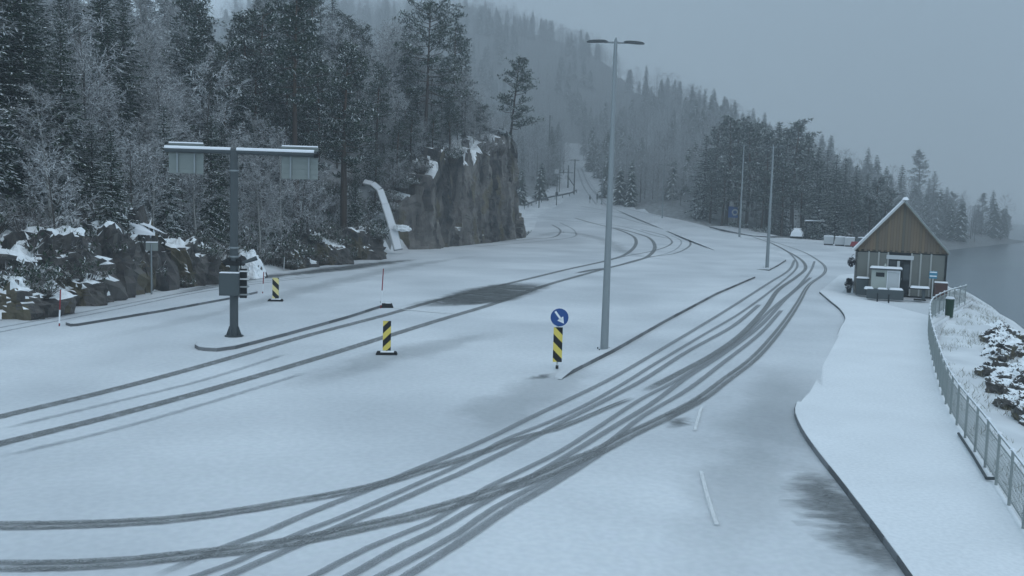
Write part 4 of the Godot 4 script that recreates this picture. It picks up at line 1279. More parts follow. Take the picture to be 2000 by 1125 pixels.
func street_lamp(at: Vector2, H: float, r: float, turn: float, label: String) -> void:
	var o := thing("street_lamp", label, "street lamp", on(at), turn, "street lamps along the junction")
	var mb := MB.new()
	mb.tube(Vector3(0, 0, 0), Vector3(0, H, 0), r, r * 0.42, Color.WHITE, 14)
	put("post", mb, M.galv, o)
	mb = MB.new()
	mb.box(Vector3(0, 0.03, 0), Vector3(r * 3.4, 0.06, r * 3.4))
	for s in 4:
		var a := TAU * s / 4 + PI / 4
		mb.tube(Vector3(cos(a) * r * 2.0, 0.06, sin(a) * r * 2.0), Vector3(cos(a) * r * 2.0, 0.14, sin(a) * r * 2.0), 0.025, 0.025, Color.WHITE, 6)
	put("base_plate", mb, M.steel_dark, o)
	mb = MB.new()
	mb.tube(Vector3(-0.42, H - 0.02, 0), Vector3(0.42, H - 0.02, 0), 0.035, 0.035)
	mb.tube(Vector3(0, H, 0), Vector3(0, H + 0.16, 0), r * 0.45, 0.03)
	put("crossarm", mb, M.galv, o)
	for s in [-1.0, 1.0]:
		mb = MB.new()
		var n := 10
		for i in n:
			var f0 := float(i) / n
			var f1 := float(i + 1) / n
			var q := []
			for f in [f0, f1]:
				var hw := 0.16 * sqrt(clampf(1.0 - pow(absf(f * 2.0 - 1.0), 3.0), 0.03, 1.0))
				var th0 := 0.055 * sqrt(clampf(1.0 - pow(absf(f * 2.0 - 1.0), 3.0), 0.05, 1.0))
				var x: float = s * (0.30 + 0.78 * f)
				var y: float = H + 0.015 - 0.035 * f
				q.append([Vector3(x, y - 0.03, -hw), Vector3(x, y - 0.03, hw), Vector3(x, y + th0, hw * 0.6), Vector3(x, y + th0, -hw * 0.6)])
			for k in 4:
				var j := (k + 1) % 4
				var ctr: Vector3 = (q[0][k] + q[0][j]) * 0.5 - Vector3(s * (0.3 + 0.78 * f0), H, 0)
				mb.quad(q[0][k], q[0][j], q[1][j], q[1][k], Vector3(0, ctr.y, ctr.z), Color.WHITE)
			if i == 0:
				mb.quad(q[0][0], q[0][1], q[0][2], q[0][3], Vector3(-s, 0, 0), Color.WHITE)
			if i == n - 1:
				mb.quad(q[1][0], q[1][1], q[1][2], q[1][3], Vector3(s, 0, 0), Color.WHITE)
		put("lamp_head", mb, M.steel_dark, o)

func furniture() -> void:
	# ---- gantry with the backs of two signs
	var at: Vector2 = Vector2(-10.70, 37.25)
	var o := thing("sign_gantry", "dark T-shaped gantry post on the traffic island carrying two sign backs", "sign gantry", on(at, 0.13), 0.10)
	var H := 7.1
	var mb := MB.new()
	mb.tube(Vector3(0, 0, 0), Vector3(0, 5.9, 0), 0.165, 0.15, Color.WHITE, 16)
	mb.tube(Vector3(0, 5.9, 0), Vector3(0, H, 0), 0.15, 0.15, Color.WHITE, 16)
	put("post", mb, M.steel_dark, o)
	mb = MB.new()
	mb.tube(Vector3(0, 0.02, 0), Vector3(0, 0.05, 0), 0.36, 0.36, Color.WHITE, 16)
	for k in 4:
		var a := TAU * k / 4 + 0.4
		var e := Vector3(cos(a), 0, sin(a))
		var side := Vector3(-e.z, 0, e.x) * 0.02
		for s in [-1.0, 1.0]:
			mb.quad(e * 0.16 + side * s + Vector3(0, 0.05, 0), e * 0.34 + side * s + Vector3(0, 0.05, 0), e * 0.2 + side * s + Vector3(0, 0.40, 0), e * 0.16 + side * s + Vector3(0, 0.42, 0), side * s, Color.WHITE)
		mb.quad(e * 0.34 + side, e * 0.34 - side, e * 0.2 - side + Vector3(0, 0.4, 0), e * 0.2 + side + Vector3(0, 0.4, 0), e, Color.WHITE)
	put("base_flange", mb, M.steel_dark, o)
	for y in [3.42, 3.08, 6.35]:
		mb = MB.new()
		mb.tube(Vector3(0, y, 0), Vector3(0, y + 0.06, 0), 0.19, 0.19, Color.WHITE, 16)
		put("band", mb, M.galv, o)
	mb = MB.new()
	mb.tube(Vector3(-2.55, H + 0.02, 0), Vector3(3.1, H + 0.0, 0), 0.115, 0.115, Color.WHITE, 14)
	var arm := put("crossarm", mb, M.steel_dark, o)
	mb = MB.new()
	mb.tube(Vector3(-2.55, H + 0.075, 0.03), Vector3(-0.12, H + 0.075, 0.03), 0.085, 0.085, Color.WHITE, 10)
	mb.tube(Vector3(0.1, H + 0.075, 0.03), Vector3(3.0, H + 0.07, 0.03), 0.085, 0.085, Color.WHITE, 10)
	put("snow_ridge", mb, M.snowcap, arm)
	mb = MB.new()
	mb.tube(Vector3(3.0, H - 0.02, 0), Vector3(3.16, H - 0.02, 0), 0.12, 0.12, Color.WHITE, 12)
	put("end_cap", mb, M.black, arm)
	for s in 2:
		var x0: float = -2.45 if s == 0 else 1.75
		var w := 1.28 if s == 0 else 1.38
		var top := H + 0.26
		var bot := H - 0.88 if s == 0 else H - 0.98
		mb = MB.new()
		mb.box(Vector3(x0 + w / 2, (top + bot) / 2, -0.20), Vector3(w, top - bot, 0.03))
		var pn := put("sign_panel", mb, M.sign_back, o)
		var n := 7
		for k in n:
			mb = MB.new()
			mb.box(Vector3(x0 + w / 2, bot + 0.04 + (top - bot - 0.08) * k / (n - 1.0), -0.165), Vector3(w, 0.035, 0.035))
			put("profile_rail", mb, M.sign_back, pn)
		for k in 2:
			mb = MB.new()
			mb.box(Vector3(x0 + w * (0.25 + 0.5 * k), (top + bot) / 2 - 0.03, -0.125), Vector3(0.06, top - bot - 0.1, 0.04))
			put("bracket", mb, M.galv, pn)
		mb = MB.new()
		mb.cap(Vector3(x0 + w / 2, top + 0.025, -0.185), Vector3(w, 0.05, 0.09), 0.02)
		put("snow_ridge", mb, M.snowcap, pn)
	mb = MB.new()
	mb.box(Vector3(-0.12, 2.06, 0.24), Vector3(0.74, 0.86, 0.30))
	var cb := put("control_box", mb, M.box_grey, o)
	mb = MB.new()
	mb.box(Vector3(-0.12, 2.06, 0.40), Vector3(0.66, 0.78, 0.02))
	put("door", mb, M.box_grey, cb)
	mb = MB.new()
	mb.cap(Vector3(-0.12, 2.51, 0.24), Vector3(0.74, 0.035, 0.3), 0.03)
	put("snow_cap", mb, M.snowcap, cb)
	mb = MB.new()
	mb.box(Vector3(0.36, 2.08, 0.02), Vector3(0.24, 1.12, 0.22))
	var tl := put("traffic_signal", mb, M.black, o)
	for k in 4:
		mb = MB.new()
		mb.cap(Vector3(0.40, 1.66 + 0.30 * k, 0.05), Vector3(0.34, 0.05, 0.34), 0.03)
		put("snowy_visor", mb, M.pale if k > 1 else M.galv, tl)
	mb = MB.new()
	mb.tube(Vector3(0.2, 3.02, 0.1), Vector3(0.2, 2.78, 0.1), 0.10, 0.12, Color.WHITE, 10)
	mb.tube(Vector3(-0.14, 3.0, 0.12), Vector3(-0.36, 2.84, 0.14), 0.10, 0.13, Color.WHITE, 10)
	mb.box(Vector3(0.0, 2.86, 0.16), Vector3(0.5, 0.16, 0.2))
	put("detector_cluster", mb, M.black, o)
	mb = MB.new()
	mb.tube(Vector3(0.3, 2.86, 0), Vector3(0.85, 3.06, -0.1), 0.05, 0.09, Color.WHITE, 8)
	put("detector_arm", mb, M.steel_dark, o)

	# ---- lamps
	street_lamp(Vector2(3.60, 36.90), 11.65, 0.155, 0.05, "tall double-headed lamp post nearest the camera beside the blue arrow sign")
	street_lamp(Vector2(21.98, 83.90), 10.43, 0.16, 0.05, "double-headed lamp post beside the curved kerb end, before the dark stand")
	street_lamp(Vector2(31.81, 137.15), 12.93, 0.16, 0.05, "double-headed lamp post beside the square blue sign")
	street_lamp(Vector2(24.79, 163.25), 9.0, 0.11, 0.2, "slim lamp post on the far verge in front of the leafless trees")
	street_lamp(Vector2(16.81, 188.20), 9.5, 0.11, 0.2, "hazy lamp post where the hill road leaves the junction")

	# ---- arrow sign
	at = Vector2(1.61, 32.75)
	o = thing("arrow_sign", "round blue sign with white downward arrow above a striped yellow-black board", "road sign", on(at, 0.04), -0.05)
	mb = MB.new()
	mb.tube(Vector3(0, 0, -0.04), Vector3(0, 2.0, -0.04), 0.035, 0.035, Color.WHITE, 10)
	put("post", mb, M.pale, o)
	mb = MB.new()
	mb.tube(Vector3(0, 0, -0.04), Vector3(0, 0.12, -0.04), 0.055, 0.05, Color.WHITE, 10)
	put("foot", mb, M.rubber, o)
	striped_board(o, 0.31, 0.24, 1.43, -1.0, 0.02, M.yellow, true)
	mb = MB.new()
	mb.tube(Vector3(0.03, 1.77, -0.01), Vector3(0.03, 1.77, 0.015), 0.305, 0.305, Color.WHITE, 32)
	var disc := put("sign_disc", mb, M.blue, o)
	mb = MB.new()
	for k in 32:
		var a := TAU * k / 32
		var b := TAU * (k + 1) / 32
		var c0 := Vector3(0.03, 1.77, 0.022)
		mb.quad(c0 + Vector3(cos(a), sin(a), 0) * 0.285, c0 + Vector3(cos(b), sin(b), 0) * 0.285, c0 + Vector3(cos(b), sin(b), 0) * 0.303, c0 + Vector3(cos(a), sin(a), 0) * 0.303, Vector3.BACK, Color.WHITE)
	put("rim", mb, M.blue, disc)
	mb = MB.new()
	var dir := Vector3(0.60, -0.80, 0)
	var side := Vector3(0.80, 0.60, 0)
	var c1 := Vector3(0.03, 1.77, 0.022)
	var tail := c1 - dir * 0.25
	var neck := c1 + dir * 0.10
	mb.quad(tail - side * 0.035, tail + side * 0.035, neck + side * 0.035, neck - side * 0.035, Vector3.BACK, Color.WHITE)
	mb.face(neck + side * 0.125 - dir * 0.06, neck - side * 0.125 - dir * 0.06, c1 + dir * 0.26, Vector3.BACK, Color.WHITE)
	put("arrow", mb, M.white, disc)

	# ---- striped markers on loose feet
	for k in 2:
		at = [Vector2(-4.49, 34.95), Vector2(-12.30, 50.35)][k]
		o = thing("striped_marker", ["yellow-black striped marker board on a dark foot beside the wheel lines", "far striped marker board on a dark foot near the wooded bank"][k], "marker board", on(at), 0.1, "striped marker boards")
		mb = MB.new()
		mb.cap(Vector3(0, 0.05, 0), Vector3(0.78, 0.09, 0.46), 0.05)
		put("foot", mb, M.rubber, o)
		mb = MB.new()
		mb.cap(Vector3(0.02, 0.105, 0.03), Vector3(0.5, 0.03, 0.26), 0.03)
		put("snow_cap", mb, M.snowcap, o)
		mb = MB.new()
		mb.box(Vector3(0, 0.2, -0.04), Vector3(0.05, 0.3, 0.04))
		put("post", mb, M.steel_dark, o)
		striped_board(o, 0.29 if k == 0 else 0.33, 0.14, 1.22, 1.0 if k == 0 else -1.0, 0.0, M.yellow if k == 0 else M.straw, k == 1)

	# ---- small road sign seen from behind
	at = Vector2(-19.30, 51.80)
	o = thing("small_road_sign", "back of a small grey rectangular sign on a thin post before the peaked rock", "road sign", on(at), 0.25)
	var hh := 2.80
	mb = MB.new()
	mb.tube(Vector3(0, 0, 0), Vector3(0, hh - 0.1, 0), 0.045, 0.045, Color.WHITE, 8)
	put("post", mb, M.galv, o)
	mb = MB.new()
	mb.box(Vector3(0.03, hh - 0.24, -0.06), Vector3(0.62, 0.44, 0.03))
	put("sign_panel", mb, M.sign_back, o)
	mb = MB.new()
	mb.cap(Vector3(0.03, hh, -0.05), Vector3(0.62, 0.05, 0.09), 0.02)
	put("snow_ridge", mb, M.snowcap, o)

	# ---- snow stakes
	var stakes := [[Vector2(-6.56, 48.55), 2.0, "red snow stake at the tip of the gantry's traffic island"], [Vector2(-13.86, 53.80), 1.2, "red snow stake at the far end of the left kerb"], [Vector2(-18.54, 39.55), 1.5, "red snow stake at the near end of the left kerb"], [Vector2(-16.07, 68.10), 1.0, "pale stub post on the verge behind the far striped marker"]]
	for k in stakes.size():
		var s: Array = stakes[k]
		o = thing("snow_stake", s[2], "snow stake", on(s[0]), 0.0, "snow stakes along the kerbs")
		o.rotation.z = -0.05
		var hk: float = s[1]
		mb = MB.new()
		mb.tube(Vector3.ZERO, Vector3(0, hk, 0), 0.03, 0.026, Color.WHITE, 7)
		put("rod", mb, M.red if k < 3 else M.pale, o)
		if k < 3:
			mb = MB.new()
			mb.tube(Vector3(0, hk * 0.08, 0), Vector3(0, hk * 0.45, 0), 0.033, 0.032, Color.WHITE, 7)
			put("white_sleeve", mb, M.white, o)
	at = Vector2(-6.29, 48.85)
	o = thing("rubber_block", "small black rubber block at the end of the bare asphalt patch", "rubber block", on(at), 0.3)
	mb = MB.new()
	mb.cap(Vector3(0, 0.11, 0), Vector3(0.62, 0.22, 0.3), 0.07)
	put("block", mb, M.rubber, o)
	mb = MB.new()
	mb.cap(Vector3(0.05, 0.225, 0), Vector3(0.3, 0.03, 0.16), 0.03)
	put("snow_cap", mb, M.snowcap, o)

	# ---- drain chute down the rock
	var dep := 92.0
	var path := [Vector3(-14.37, 6.52, -93.50), Vector3(-13.51, 6.35, -93.00), Vector3(-12.71, 5.79, -92.20), Vector3(-12.10, 4.47, -91.40), Vector3(-11.35, 2.60, -90.60), Vector3(-10.58, 0.39, -89.60)]
	o = thing("drain_chute", "pale snow-covered drain chute bending over the rock and running down to the road", "drain chute")
	mb = MB.new()
	var sn := MB.new()
	for i in path.size() - 1:
		var a: Vector3 = path[i]
		var b: Vector3 = path[i + 1]
		var w := (b - a).normalized()
		var sd := w.cross(Vector3(0.2, 0.5, 1)).normalized() * lerpf(0.26, 0.40, i / 4.0)
		var nn := sd.cross(w).normalized()
		if nn.z < 0.0:
			nn = -nn
		var up := nn * 0.16
		for s in [-1.0, 1.0]:
			mb.quad(a + sd * s - up, b + sd * s - up, b + sd * s + up, a + sd * s + up, sd * s, Color.WHITE)
			mb.quad(a + sd * s + up, b + sd * s + up, b + sd * s * 0.8 + up, a + sd * s * 0.8 + up, nn, Color.WHITE)
		mb.quad(a + sd - up, b + sd - up, b - sd - up, a - sd - up, -nn, Color.WHITE)
		sn.quad(a + sd * 0.8 + up * 1.15, b + sd * 0.8 + up * 1.15, b - sd * 0.8 + up * 1.15, a - sd * 0.8 + up * 1.15, nn, Color.WHITE)
	put("channel", mb, M.pale, o)
	put("snow_fill", sn, M.snowcap, o)
	put("ledge_snow", boulder(Vector3(0.8, 0.28, 0.5), 0.4, 55.0, -2.0), M.rock, o).position = Vector3(-10.40, 2.36, -90.20)

	# ---- mesh railing along the quay
	var feet := curve([Vector2(9.05, 15.95), Vector2(9.91, 18.70), Vector2(10.40, 20.30), Vector2(10.93, 22.00), Vector2(11.39, 23.55), Vector2(11.88, 25.25), Vector2(12.43, 26.95), Vector2(13.09, 28.85), Vector2(14.16, 31.70), Vector2(15.29, 34.65), Vector2(16.65, 38.15), Vector2(18.20, 42.00), Vector2(19.87, 45.95), Vector2(21.53, 49.45), Vector2(23.36, 52.55), Vector2(25.23, 55.30), Vector2(27.03, 57.75)], 1.42)
	o = thing("railing", "galvanised mesh railing curving along the quay edge to the house", "railing")
	var HR := 1.12
	for i in feet.size():
		var f := on(feet[i], 0.12)
		mb = MB.new()
		mb.tube(f, f + Vector3(0, HR, 0), 0.032, 0.032, Color.WHITE, 8)
		var post := put("post", mb, M.zinc, o)
		mb = MB.new()
		mb.cap(f + Vector3(0, HR + 0.02, 0), Vector3(0.09, 0.04, 0.09), 0.02)
		put("snow_cap", mb, M.snowcap, post)
		if i + 1 < feet.size():
			var g := on(feet[i + 1], 0.12)
			for y in [HR - 0.03, HR - 0.2, 0.14]:
				mb = MB.new()
				mb.tube(f + Vector3(0, y, 0), g + Vector3(0, y, 0), 0.026 if y > 1 else 0.016, 0.026 if y > 1 else 0.016, Color.WHITE, 6)
				var rail := put("rail", mb, M.zinc, o)
				if y > 1.0:
					mb = MB.new()
					mb.tube(f + Vector3(0, y + 0.022, 0), g + Vector3(0, y + 0.022, 0), 0.02, 0.02, Color.WHITE, 5)
					put("snow_ridge", mb, M.snowcap, rail)
			mb = MB.new()
			var n := 12
			for k in range(1, n):
				var p := f.lerp(g, float(k) / n)
				mb.tube(p + Vector3(0, 0.14, 0), p + Vector3(0, HR - 0.2, 0), 0.006, 0.006, Color.WHITE, 4, false)
			for k in 8:
				var y := 0.2 + 0.09 * k
				mb.tube(f + Vector3(0, y, 0), g + Vector3(0, y, 0), 0.005, 0.005, Color.WHITE, 4, false)
			put("wire_mesh", mb, M.zinc, o).set_meta("kind", "stuff")
	# low edging rail inside the railing
	var er := [Vector2(11.46, 24.30), Vector2(10.85, 22.25), Vector2(10.24, 20.30), Vector2(10.41, 20.30)]
	o = thing("edging_rail", "thin dark edging rail lying on the snow inside the railing", "edging rail")
	mb = MB.new()
	for i in 3:
		mb.tube(on(er[i], 0.2), on(er[i + 1], 0.2), 0.035, 0.035, Color.WHITE, 6)
	put("rail", mb, M.steel_dark, o)
	# green bollard bin beyond the railing
	at = Vector2(23.29, 51.45)
	o = thing("waste_bin", "dark green cylindrical bin with a snow cap just beyond the railing", "bin", on(at))
	mb = MB.new()
	mb.tube(Vector3.ZERO, Vector3(0, 1.0, 0), 0.2, 0.22, Color.WHITE, 14)
	put("body", mb, M.green, o)
	mb = MB.new()
	mb.tube(Vector3(0, 1.0, 0), Vector3(0, 1.1, 0), 0.25, 0.19, Color.WHITE, 14)
	put("snow_cap", mb, M.snowcap, o)

func quay_house() -> void:
	var at: Vector2 = Vector2(24.68, 61.9)
	var turn := -0.38
	var o := thing("quay_house", "small gabled timber house with brown upper boards and grey panelled ground floor", "house", on(at, 0.1), turn)
	var W := 5.45
	var E := 2.85
	var A := 5.95
	var D := 9.0
	var hw := W / 2
	var mb := MB.new()
	# walls: side and back, floor plinth
	for s in [-1.0, 1.0]:
		mb.box(Vector3(s * (hw - 0.06), E / 2, -D / 2), Vector3(0.12, E, D - 0.02))
	mb.box(Vector3(0, E / 2, -D + 0.06), Vector3(W - 0.24, E, 0.12))
	mb.box(Vector3(0, E / 2, -0.16), Vector3(W - 0.24, E, 0.1))
	put("wall", mb, M.dark, o)
	mb = MB.new()
	mb.face(Vector3(-hw + 0.1, E, -0.15), Vector3(hw - 0.1, E, -0.15), Vector3(0, A - 0.12, -0.15), Vector3.BACK, Color(0.08, 0.06, 0.045))
	put("gable_wall", mb, M.wood, o)
	mb = MB.new()
	mb.face(Vector3(-hw + 0.1, E, -D + 0.1), Vector3(hw - 0.1, E, -D + 0.1), Vector3(0, A - 0.12, -D + 0.1), Vector3.FORWARD, Color(0.08, 0.06, 0.045))
	put("gable_wall", mb, M.wood, o)
	# upright boards of the gable, each its own board
	rng.seed = 12
	var n := 32
	for i in n:
		var x0 := -hw + W * i / n + 0.006
		var x1 := -hw + W * (i + 1) / n - 0.006
		var xm := (x0 + x1) / 2
		var slope := (A - E) / hw
		var y0 := E - 0.10 + rng.randf_range(-0.015, 0.015)
		var t0 := A - absf(x0) * slope - 0.06
		var t1 := A - absf(x1) * slope - 0.06
		var z := -0.13 + (0.022 if i % 2 else 0.0) + 0.02
		var tone := Color(0.17, 0.135, 0.10).lerp(Color(0.12, 0.112, 0.095), rng.randf()).lerp(Color(0.22, 0.16, 0.105), rng.randf() * 0.5)
		var bd := MB.new()
		bd.quad(Vector3(x0, y0, z), Vector3(x1, y0, z), Vector3(x1, maxf(t1, y0), z), Vector3(x0, maxf(t0, y0), z), Vector3.BACK, tone)
		bd.quad(Vector3(x0, y0, z), Vector3(x0, maxf(t0, y0), z), Vector3(x0, maxf(t0, y0), z - 0.04), Vector3(x0, y0, z - 0.04), Vector3.LEFT, tone)
		bd.quad(Vector3(x1, y0, z), Vector3(x1, maxf(t1, y0), z), Vector3(x1, maxf(t1, y0), z - 0.04), Vector3(x1, y0, z - 0.04), Vector3.RIGHT, tone)
		bd.quad(Vector3(x0, y0, z), Vector3(x1, y0, z), Vector3(x1, y0, z - 0.04), Vector3(x0, y0, z - 0.04), Vector3.DOWN, tone)
		put("board", bd, M.wood, o)
	# ground floor: panels between pale battens
	var cuts := [-2.66, -1.9, -1.3, -0.74, 0.66, 1.2, 1.8, 2.66]
	for i in cuts.size() - 1:
		if i == 3:
			continue
		mb = MB.new()
		mb.box(Vector3((cuts[i] + cuts[i + 1]) / 2, E / 2 - 0.08, -0.085), Vector3(cuts[i + 1] - cuts[i] - 0.10, E - 0.2, 0.05))
		put("panel", mb, M.panel, o)
	for i in cuts.size():
		mb = MB.new()
		mb.box(Vector3(cuts[i], E / 2 - 0.06, -0.06), Vector3(0.095, E - 0.14, 0.10))
		put("batten", mb, M.batten if i < 7 else M.panel, o)
	# doorway
	mb = MB.new()
	mb.box(Vector3(-0.03, E - 0.42, -0.03), Vector3(1.62, 0.26, 0.1))
	put("lintel", mb, M.pale, o)
	mb = MB.new()
	mb.box(Vector3(0.32, 1.1, -0.1), Vector3(0.62, 2.2, 0.03))
	var dr := put("door", mb, M.dark, o)
	mb = MB.new()
	mb.box(Vector3(0.40, 1.5, -0.075), Vector3(0.36, 1.0, 0.02))
	put("pane", mb, M.glass, dr)
	mb = MB.new()
	mb.box(Vector3(0.12, 1.05, -0.055), Vector3(0.03, 0.14, 0.06))
	put("handle", mb, M.galv, dr)
	mb = MB.new()
	mb.box(Vector3(-0.34, 1.1, -0.1), Vector3(0.62, 2.2, 0.03))
	put("side_pane", mb, M.glass, o)
	mb = MB.new()
	mb.box(Vector3(-0.10, 1.15, 0.0), Vector3(0.16, 2.1, 0.06))
	put("door_leaf", mb, M.pale, o)
	# roof
	for s in [-1.0, 1.0]:
		var eave := Vector3(s * (hw + 0.07), E - 0.10, 0)
		var ridge := Vector3(0, A, 0)
		var dirv := (ridge - eave)
		var nn := Vector3(s * dirv.y, absf(dirv.x), 0).normalized()
		mb = MB.new()
		var z0 := 0.22
		var z1 := -D - 0.2
		var t := nn * 0.10
		var q := [eave, ridge, ridge + t, eave + t]
		var a := Vector3(0, 0, z0)
		var b := Vector3(0, 0, z1)
		mb.quad(q[0] + a, q[1] + a, q[2] + a, q[3] + a, Vector3.BACK, Color.WHITE)
		mb.quad(q[0] + b, q[1] + b, q[2] + b, q[3] + b, Vector3.FORWARD, Color.WHITE)
		mb.quad(q[0] + a, q[1] + a, q[1] + b, q[0] + b, -nn, Color.WHITE)
		mb.quad(q[3] + a, q[2] + a, q[2] + b, q[3] + b, nn, Color.WHITE)
		mb.quad(q[0] + a, q[3] + a, q[3] + b, q[0] + b, Vector3(s, -0.5, 0), Color.WHITE)
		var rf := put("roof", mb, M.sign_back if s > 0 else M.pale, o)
		mb = MB.new()
		var u := nn * 0.095
		var v := nn * (0.19 if s < 0 else 0.115)
		var q2 := [eave + u + nn * 0.01, ridge + u + nn * 0.01, ridge + v, eave + v]
		var a2 := Vector3(0, 0, z0 + 0.015)
		var b2 := Vector3(0, 0, z1 - 0.01)
		mb.quad(q2[0] + a2, q2[1] + a2, q2[2] + a2, q2[3] + a2, Vector3.BACK, Color.WHITE)
		mb.quad(q2[3] + a2, q2[2] + a2, q2[2] + b2, q2[3] + b2, nn, Color.WHITE)
		mb.quad(q2[0] + a2, q2[3] + a2, q2[3] + b2, q2[0] + b2, Vector3(s, 0, 0), Color.WHITE)
		put("snow_layer", mb, M.snowcap, rf)
		# barge board under the verge
		mb = MB.new()
		var low := -nn * 0.06
		mb.quad(eave + Vector3(0, 0, 0.20), ridge + Vector3(0, 0, 0.20), ridge + low + Vector3(0, 0, 0.20), eave + low + Vector3(0, 0, 0.20), Vector3.BACK, Color.WHITE)
		mb.quad(eave + low + Vector3(0, 0, 0.20), ridge + low + Vector3(0, 0, 0.20), ridge + low + Vector3(0, 0, 0.0), eave + low + Vector3(0, 0, 0.0), -nn, Color.WHITE)
		put("barge_board", mb, M.plank, rf)
	mb = MB.new()
	mb.cap(Vector3(0.06, A + 0.22, -0.2), Vector3(0.42, 0.18, 0.7), 0.1)
	put("ridge_snow", mb, M.snowcap, o)
	var B := Basis(Vector3.UP, turn)
	var org := on(at, 0.1)
	# things in front of the house, placed in the house's own axes
	var bin := thing("waste_bin", "dark grey square bin with a snow-covered lid at the house's left corner", "bin", org + B * Vector3(-2.15, 0, 1.0), turn)
	mb = MB.new()
	mb.box(Vector3(0, 0.5, 0), Vector3(0.72, 1.0, 0.66))
	put("body", mb, M.box_grey, bin)
	mb = MB.new()
	mb.box(Vector3(0, 1.03, 0), Vector3(0.78, 0.06, 0.7))
	put("lid", mb, M.dark, bin)
	mb = MB.new()
	mb.cap(Vector3(0, 1.10, 0), Vector3(0.78, 0.08, 0.7), 0.06)
	put("snow_cap", mb, M.snowcap, bin)
	var cab := thing("fuel_cabinet", "two-tone pale service cabinet under a snowy slab roof before the house door", "cabinet", org + B * Vector3(-0.75, 0, 1.7), turn)
	mb = MB.new()
	mb.box(Vector3(-0.42, 0.86, 0), Vector3(0.9, 1.72, 0.8))
	put("left_body", mb, M.cream, cab)
	mb = MB.new()
	mb.box(Vector3(0.42, 0.86, 0.03), Vector3(0.76, 1.72, 0.8))
	put("right_body", mb, M.white, cab)
	mb = MB.new()
	mb.box(Vector3(-0.36, 1.42, 0.41), Vector3(0.5, 0.26, 0.03))
	put("screen", mb, M.dark, cab)
	mb = MB.new()
	mb.box(Vector3(0.42, 0.86, 0.445), Vector3(0.66, 1.5, 0.02))
	put("door", mb, M.pale, cab)
	mb = MB.new()
	mb.box(Vector3(-0.04, 1.77, 0.06), Vector3(1.9, 0.1, 1.1))
	put("slab_roof", mb, M.steel_dark, cab)
	mb = MB.new()
	mb.cap(Vector3(-0.04, 1.86, 0.06), Vector3(1.9, 0.09, 1.1), 0.08)
	put("snow_cap", mb, M.snowcap, cab)
	mb = MB.new()
	mb.cap(Vector3(-0.1, 2.0, 0.0), Vector3(0.16, 0.2, 0.16), 0.05)
	put("lamp_stub", mb, M.cream, cab)
	var bench := thing("planter", "long low grey planter box with patches of snow before the pale cabinet", "planter", org + B * Vector3(-0.75, 0, 3.0), turn + 0.1)
	mb = MB.new()
	mb.box(Vector3(0, 0.3, 0), Vector3(2.1, 0.6, 0.6))
	put("body", mb, M.box_grey, bench)
	mb = MB.new()
	mb.cap(Vector3(-0.95, 0.64, 0), Vector3(0.55, 0.13, 0.6), 0.08)
	mb.cap(Vector3(-0.15, 0.63, 0), Vector3(0.6, 0.09, 0.5), 0.08)
	mb.cap(Vector3(0.62, 0.64, 0), Vector3(0.8, 0.12, 0.6), 0.08)
	put("snow_cap", mb, M.snowcap, bench)
	var tb := thing("picnic_table", "snow-topped table on one thick leg right of the pale cabinet", "table", org + B * Vector3(1.15, 0, 2.4), turn)
	mb = MB.new()
	mb.box(Vector3(0, 0.72, 0), Vector3(1.25, 0.07, 0.8))
	put("top", mb, M.dark, tb)
	mb = MB.new()
	mb.cap(Vector3(0.06, 0.80, 0), Vector3(1.1, 0.1, 0.78), 0.07)
	put("snow_cap", mb, M.snowcap, tb)
	mb = MB.new()
	mb.box(Vector3(0.28, 0.35, 0), Vector3(0.2, 0.68, 0.5))
	put("leg", mb, M.box_grey, tb)
	mb = MB.new()
	mb.box(Vector3(0.1, 0.03, 0.05), Vector3(0.7, 0.05, 0.6))
	put("foot", mb, M.dark, tb)
	var sg := thing("notice_sign", "small teal notice sign with a pale band on a thin post by the house", "sign", org + B * Vector3(1.95, 0, 0.9), turn)
	mb = MB.new()
	mb.tube(Vector3.ZERO, Vector3(0, 1.75, 0), 0.03, 0.03, Color.WHITE, 8)
	put("post", mb, M.pale, sg)
	mb = MB.new()
	mb.box(Vector3(0, 1.5, 0.04), Vector3(0.46, 0.46, 0.03))
	var pn := put("panel", mb, M.teal, sg)
	for y in [1.42, 1.66]:
		mb = MB.new()
		mb.box(Vector3(0, y, 0.06), Vector3(0.4, 0.07, 0.01))
		put("pale_band", mb, M.white, pn)
	var cr := thing("storage_box", "reddish-brown storage box with a snow rim against the house's right corner", "box", org + B * Vector3(2.45, 0, 0.42), turn)
	mb = MB.new()
	mb.box(Vector3(0, 0.5, 0), Vector3(0.75, 1.0, 0.6))
	put("body", mb, mat(Color(0.085, 0.05, 0.045)), cr)
	mb = MB.new()
	mb.cap(Vector3(0, 1.03, 0), Vector3(0.8, 0.06, 0.66), 0.04)
	put("snow_cap", mb, M.snowcap, cr)
	for k in 2:
		var pz: Vector3 = [Vector3(-1.15, 0, 3.9), Vector3(-0.5, 0, 4.4)][k]
		var sp := thing("stub_post", ["short dark stub post in the snow before the planter's left half", "short dark stub post in the snow before the planter's middle"][k], "post", org + B * pz, 0.0, "stub posts before the planter")
		mb = MB.new()
		mb.tube(Vector3(0, -0.1, 0), Vector3(0, 0.42, 0), 0.045, 0.045, Color.WHITE, 8)
		put("post", mb, M.dark, sp)
	var hb := thing("hanging_basket", "dark hanging basket with snow on its rim at the house's left corner", "basket", org + B * Vector3(-2.93, 2.05, 0.05), turn)
	rng.seed = 61
	var leaves := MB.new(false)
	for i in 420:
		var u := unit()
		var c := u * Vector3(0.26, 0.34, 0.26) * sqrt(rng.randf())
		sprig(leaves, c, c + (u + Vector3(0, -0.5, 0)) * 0.16, 0.05, Color(0.02, 0.022, 0.028), 0.12)
	put("plant", leaves, M.veg, hb)
	mb = MB.new()
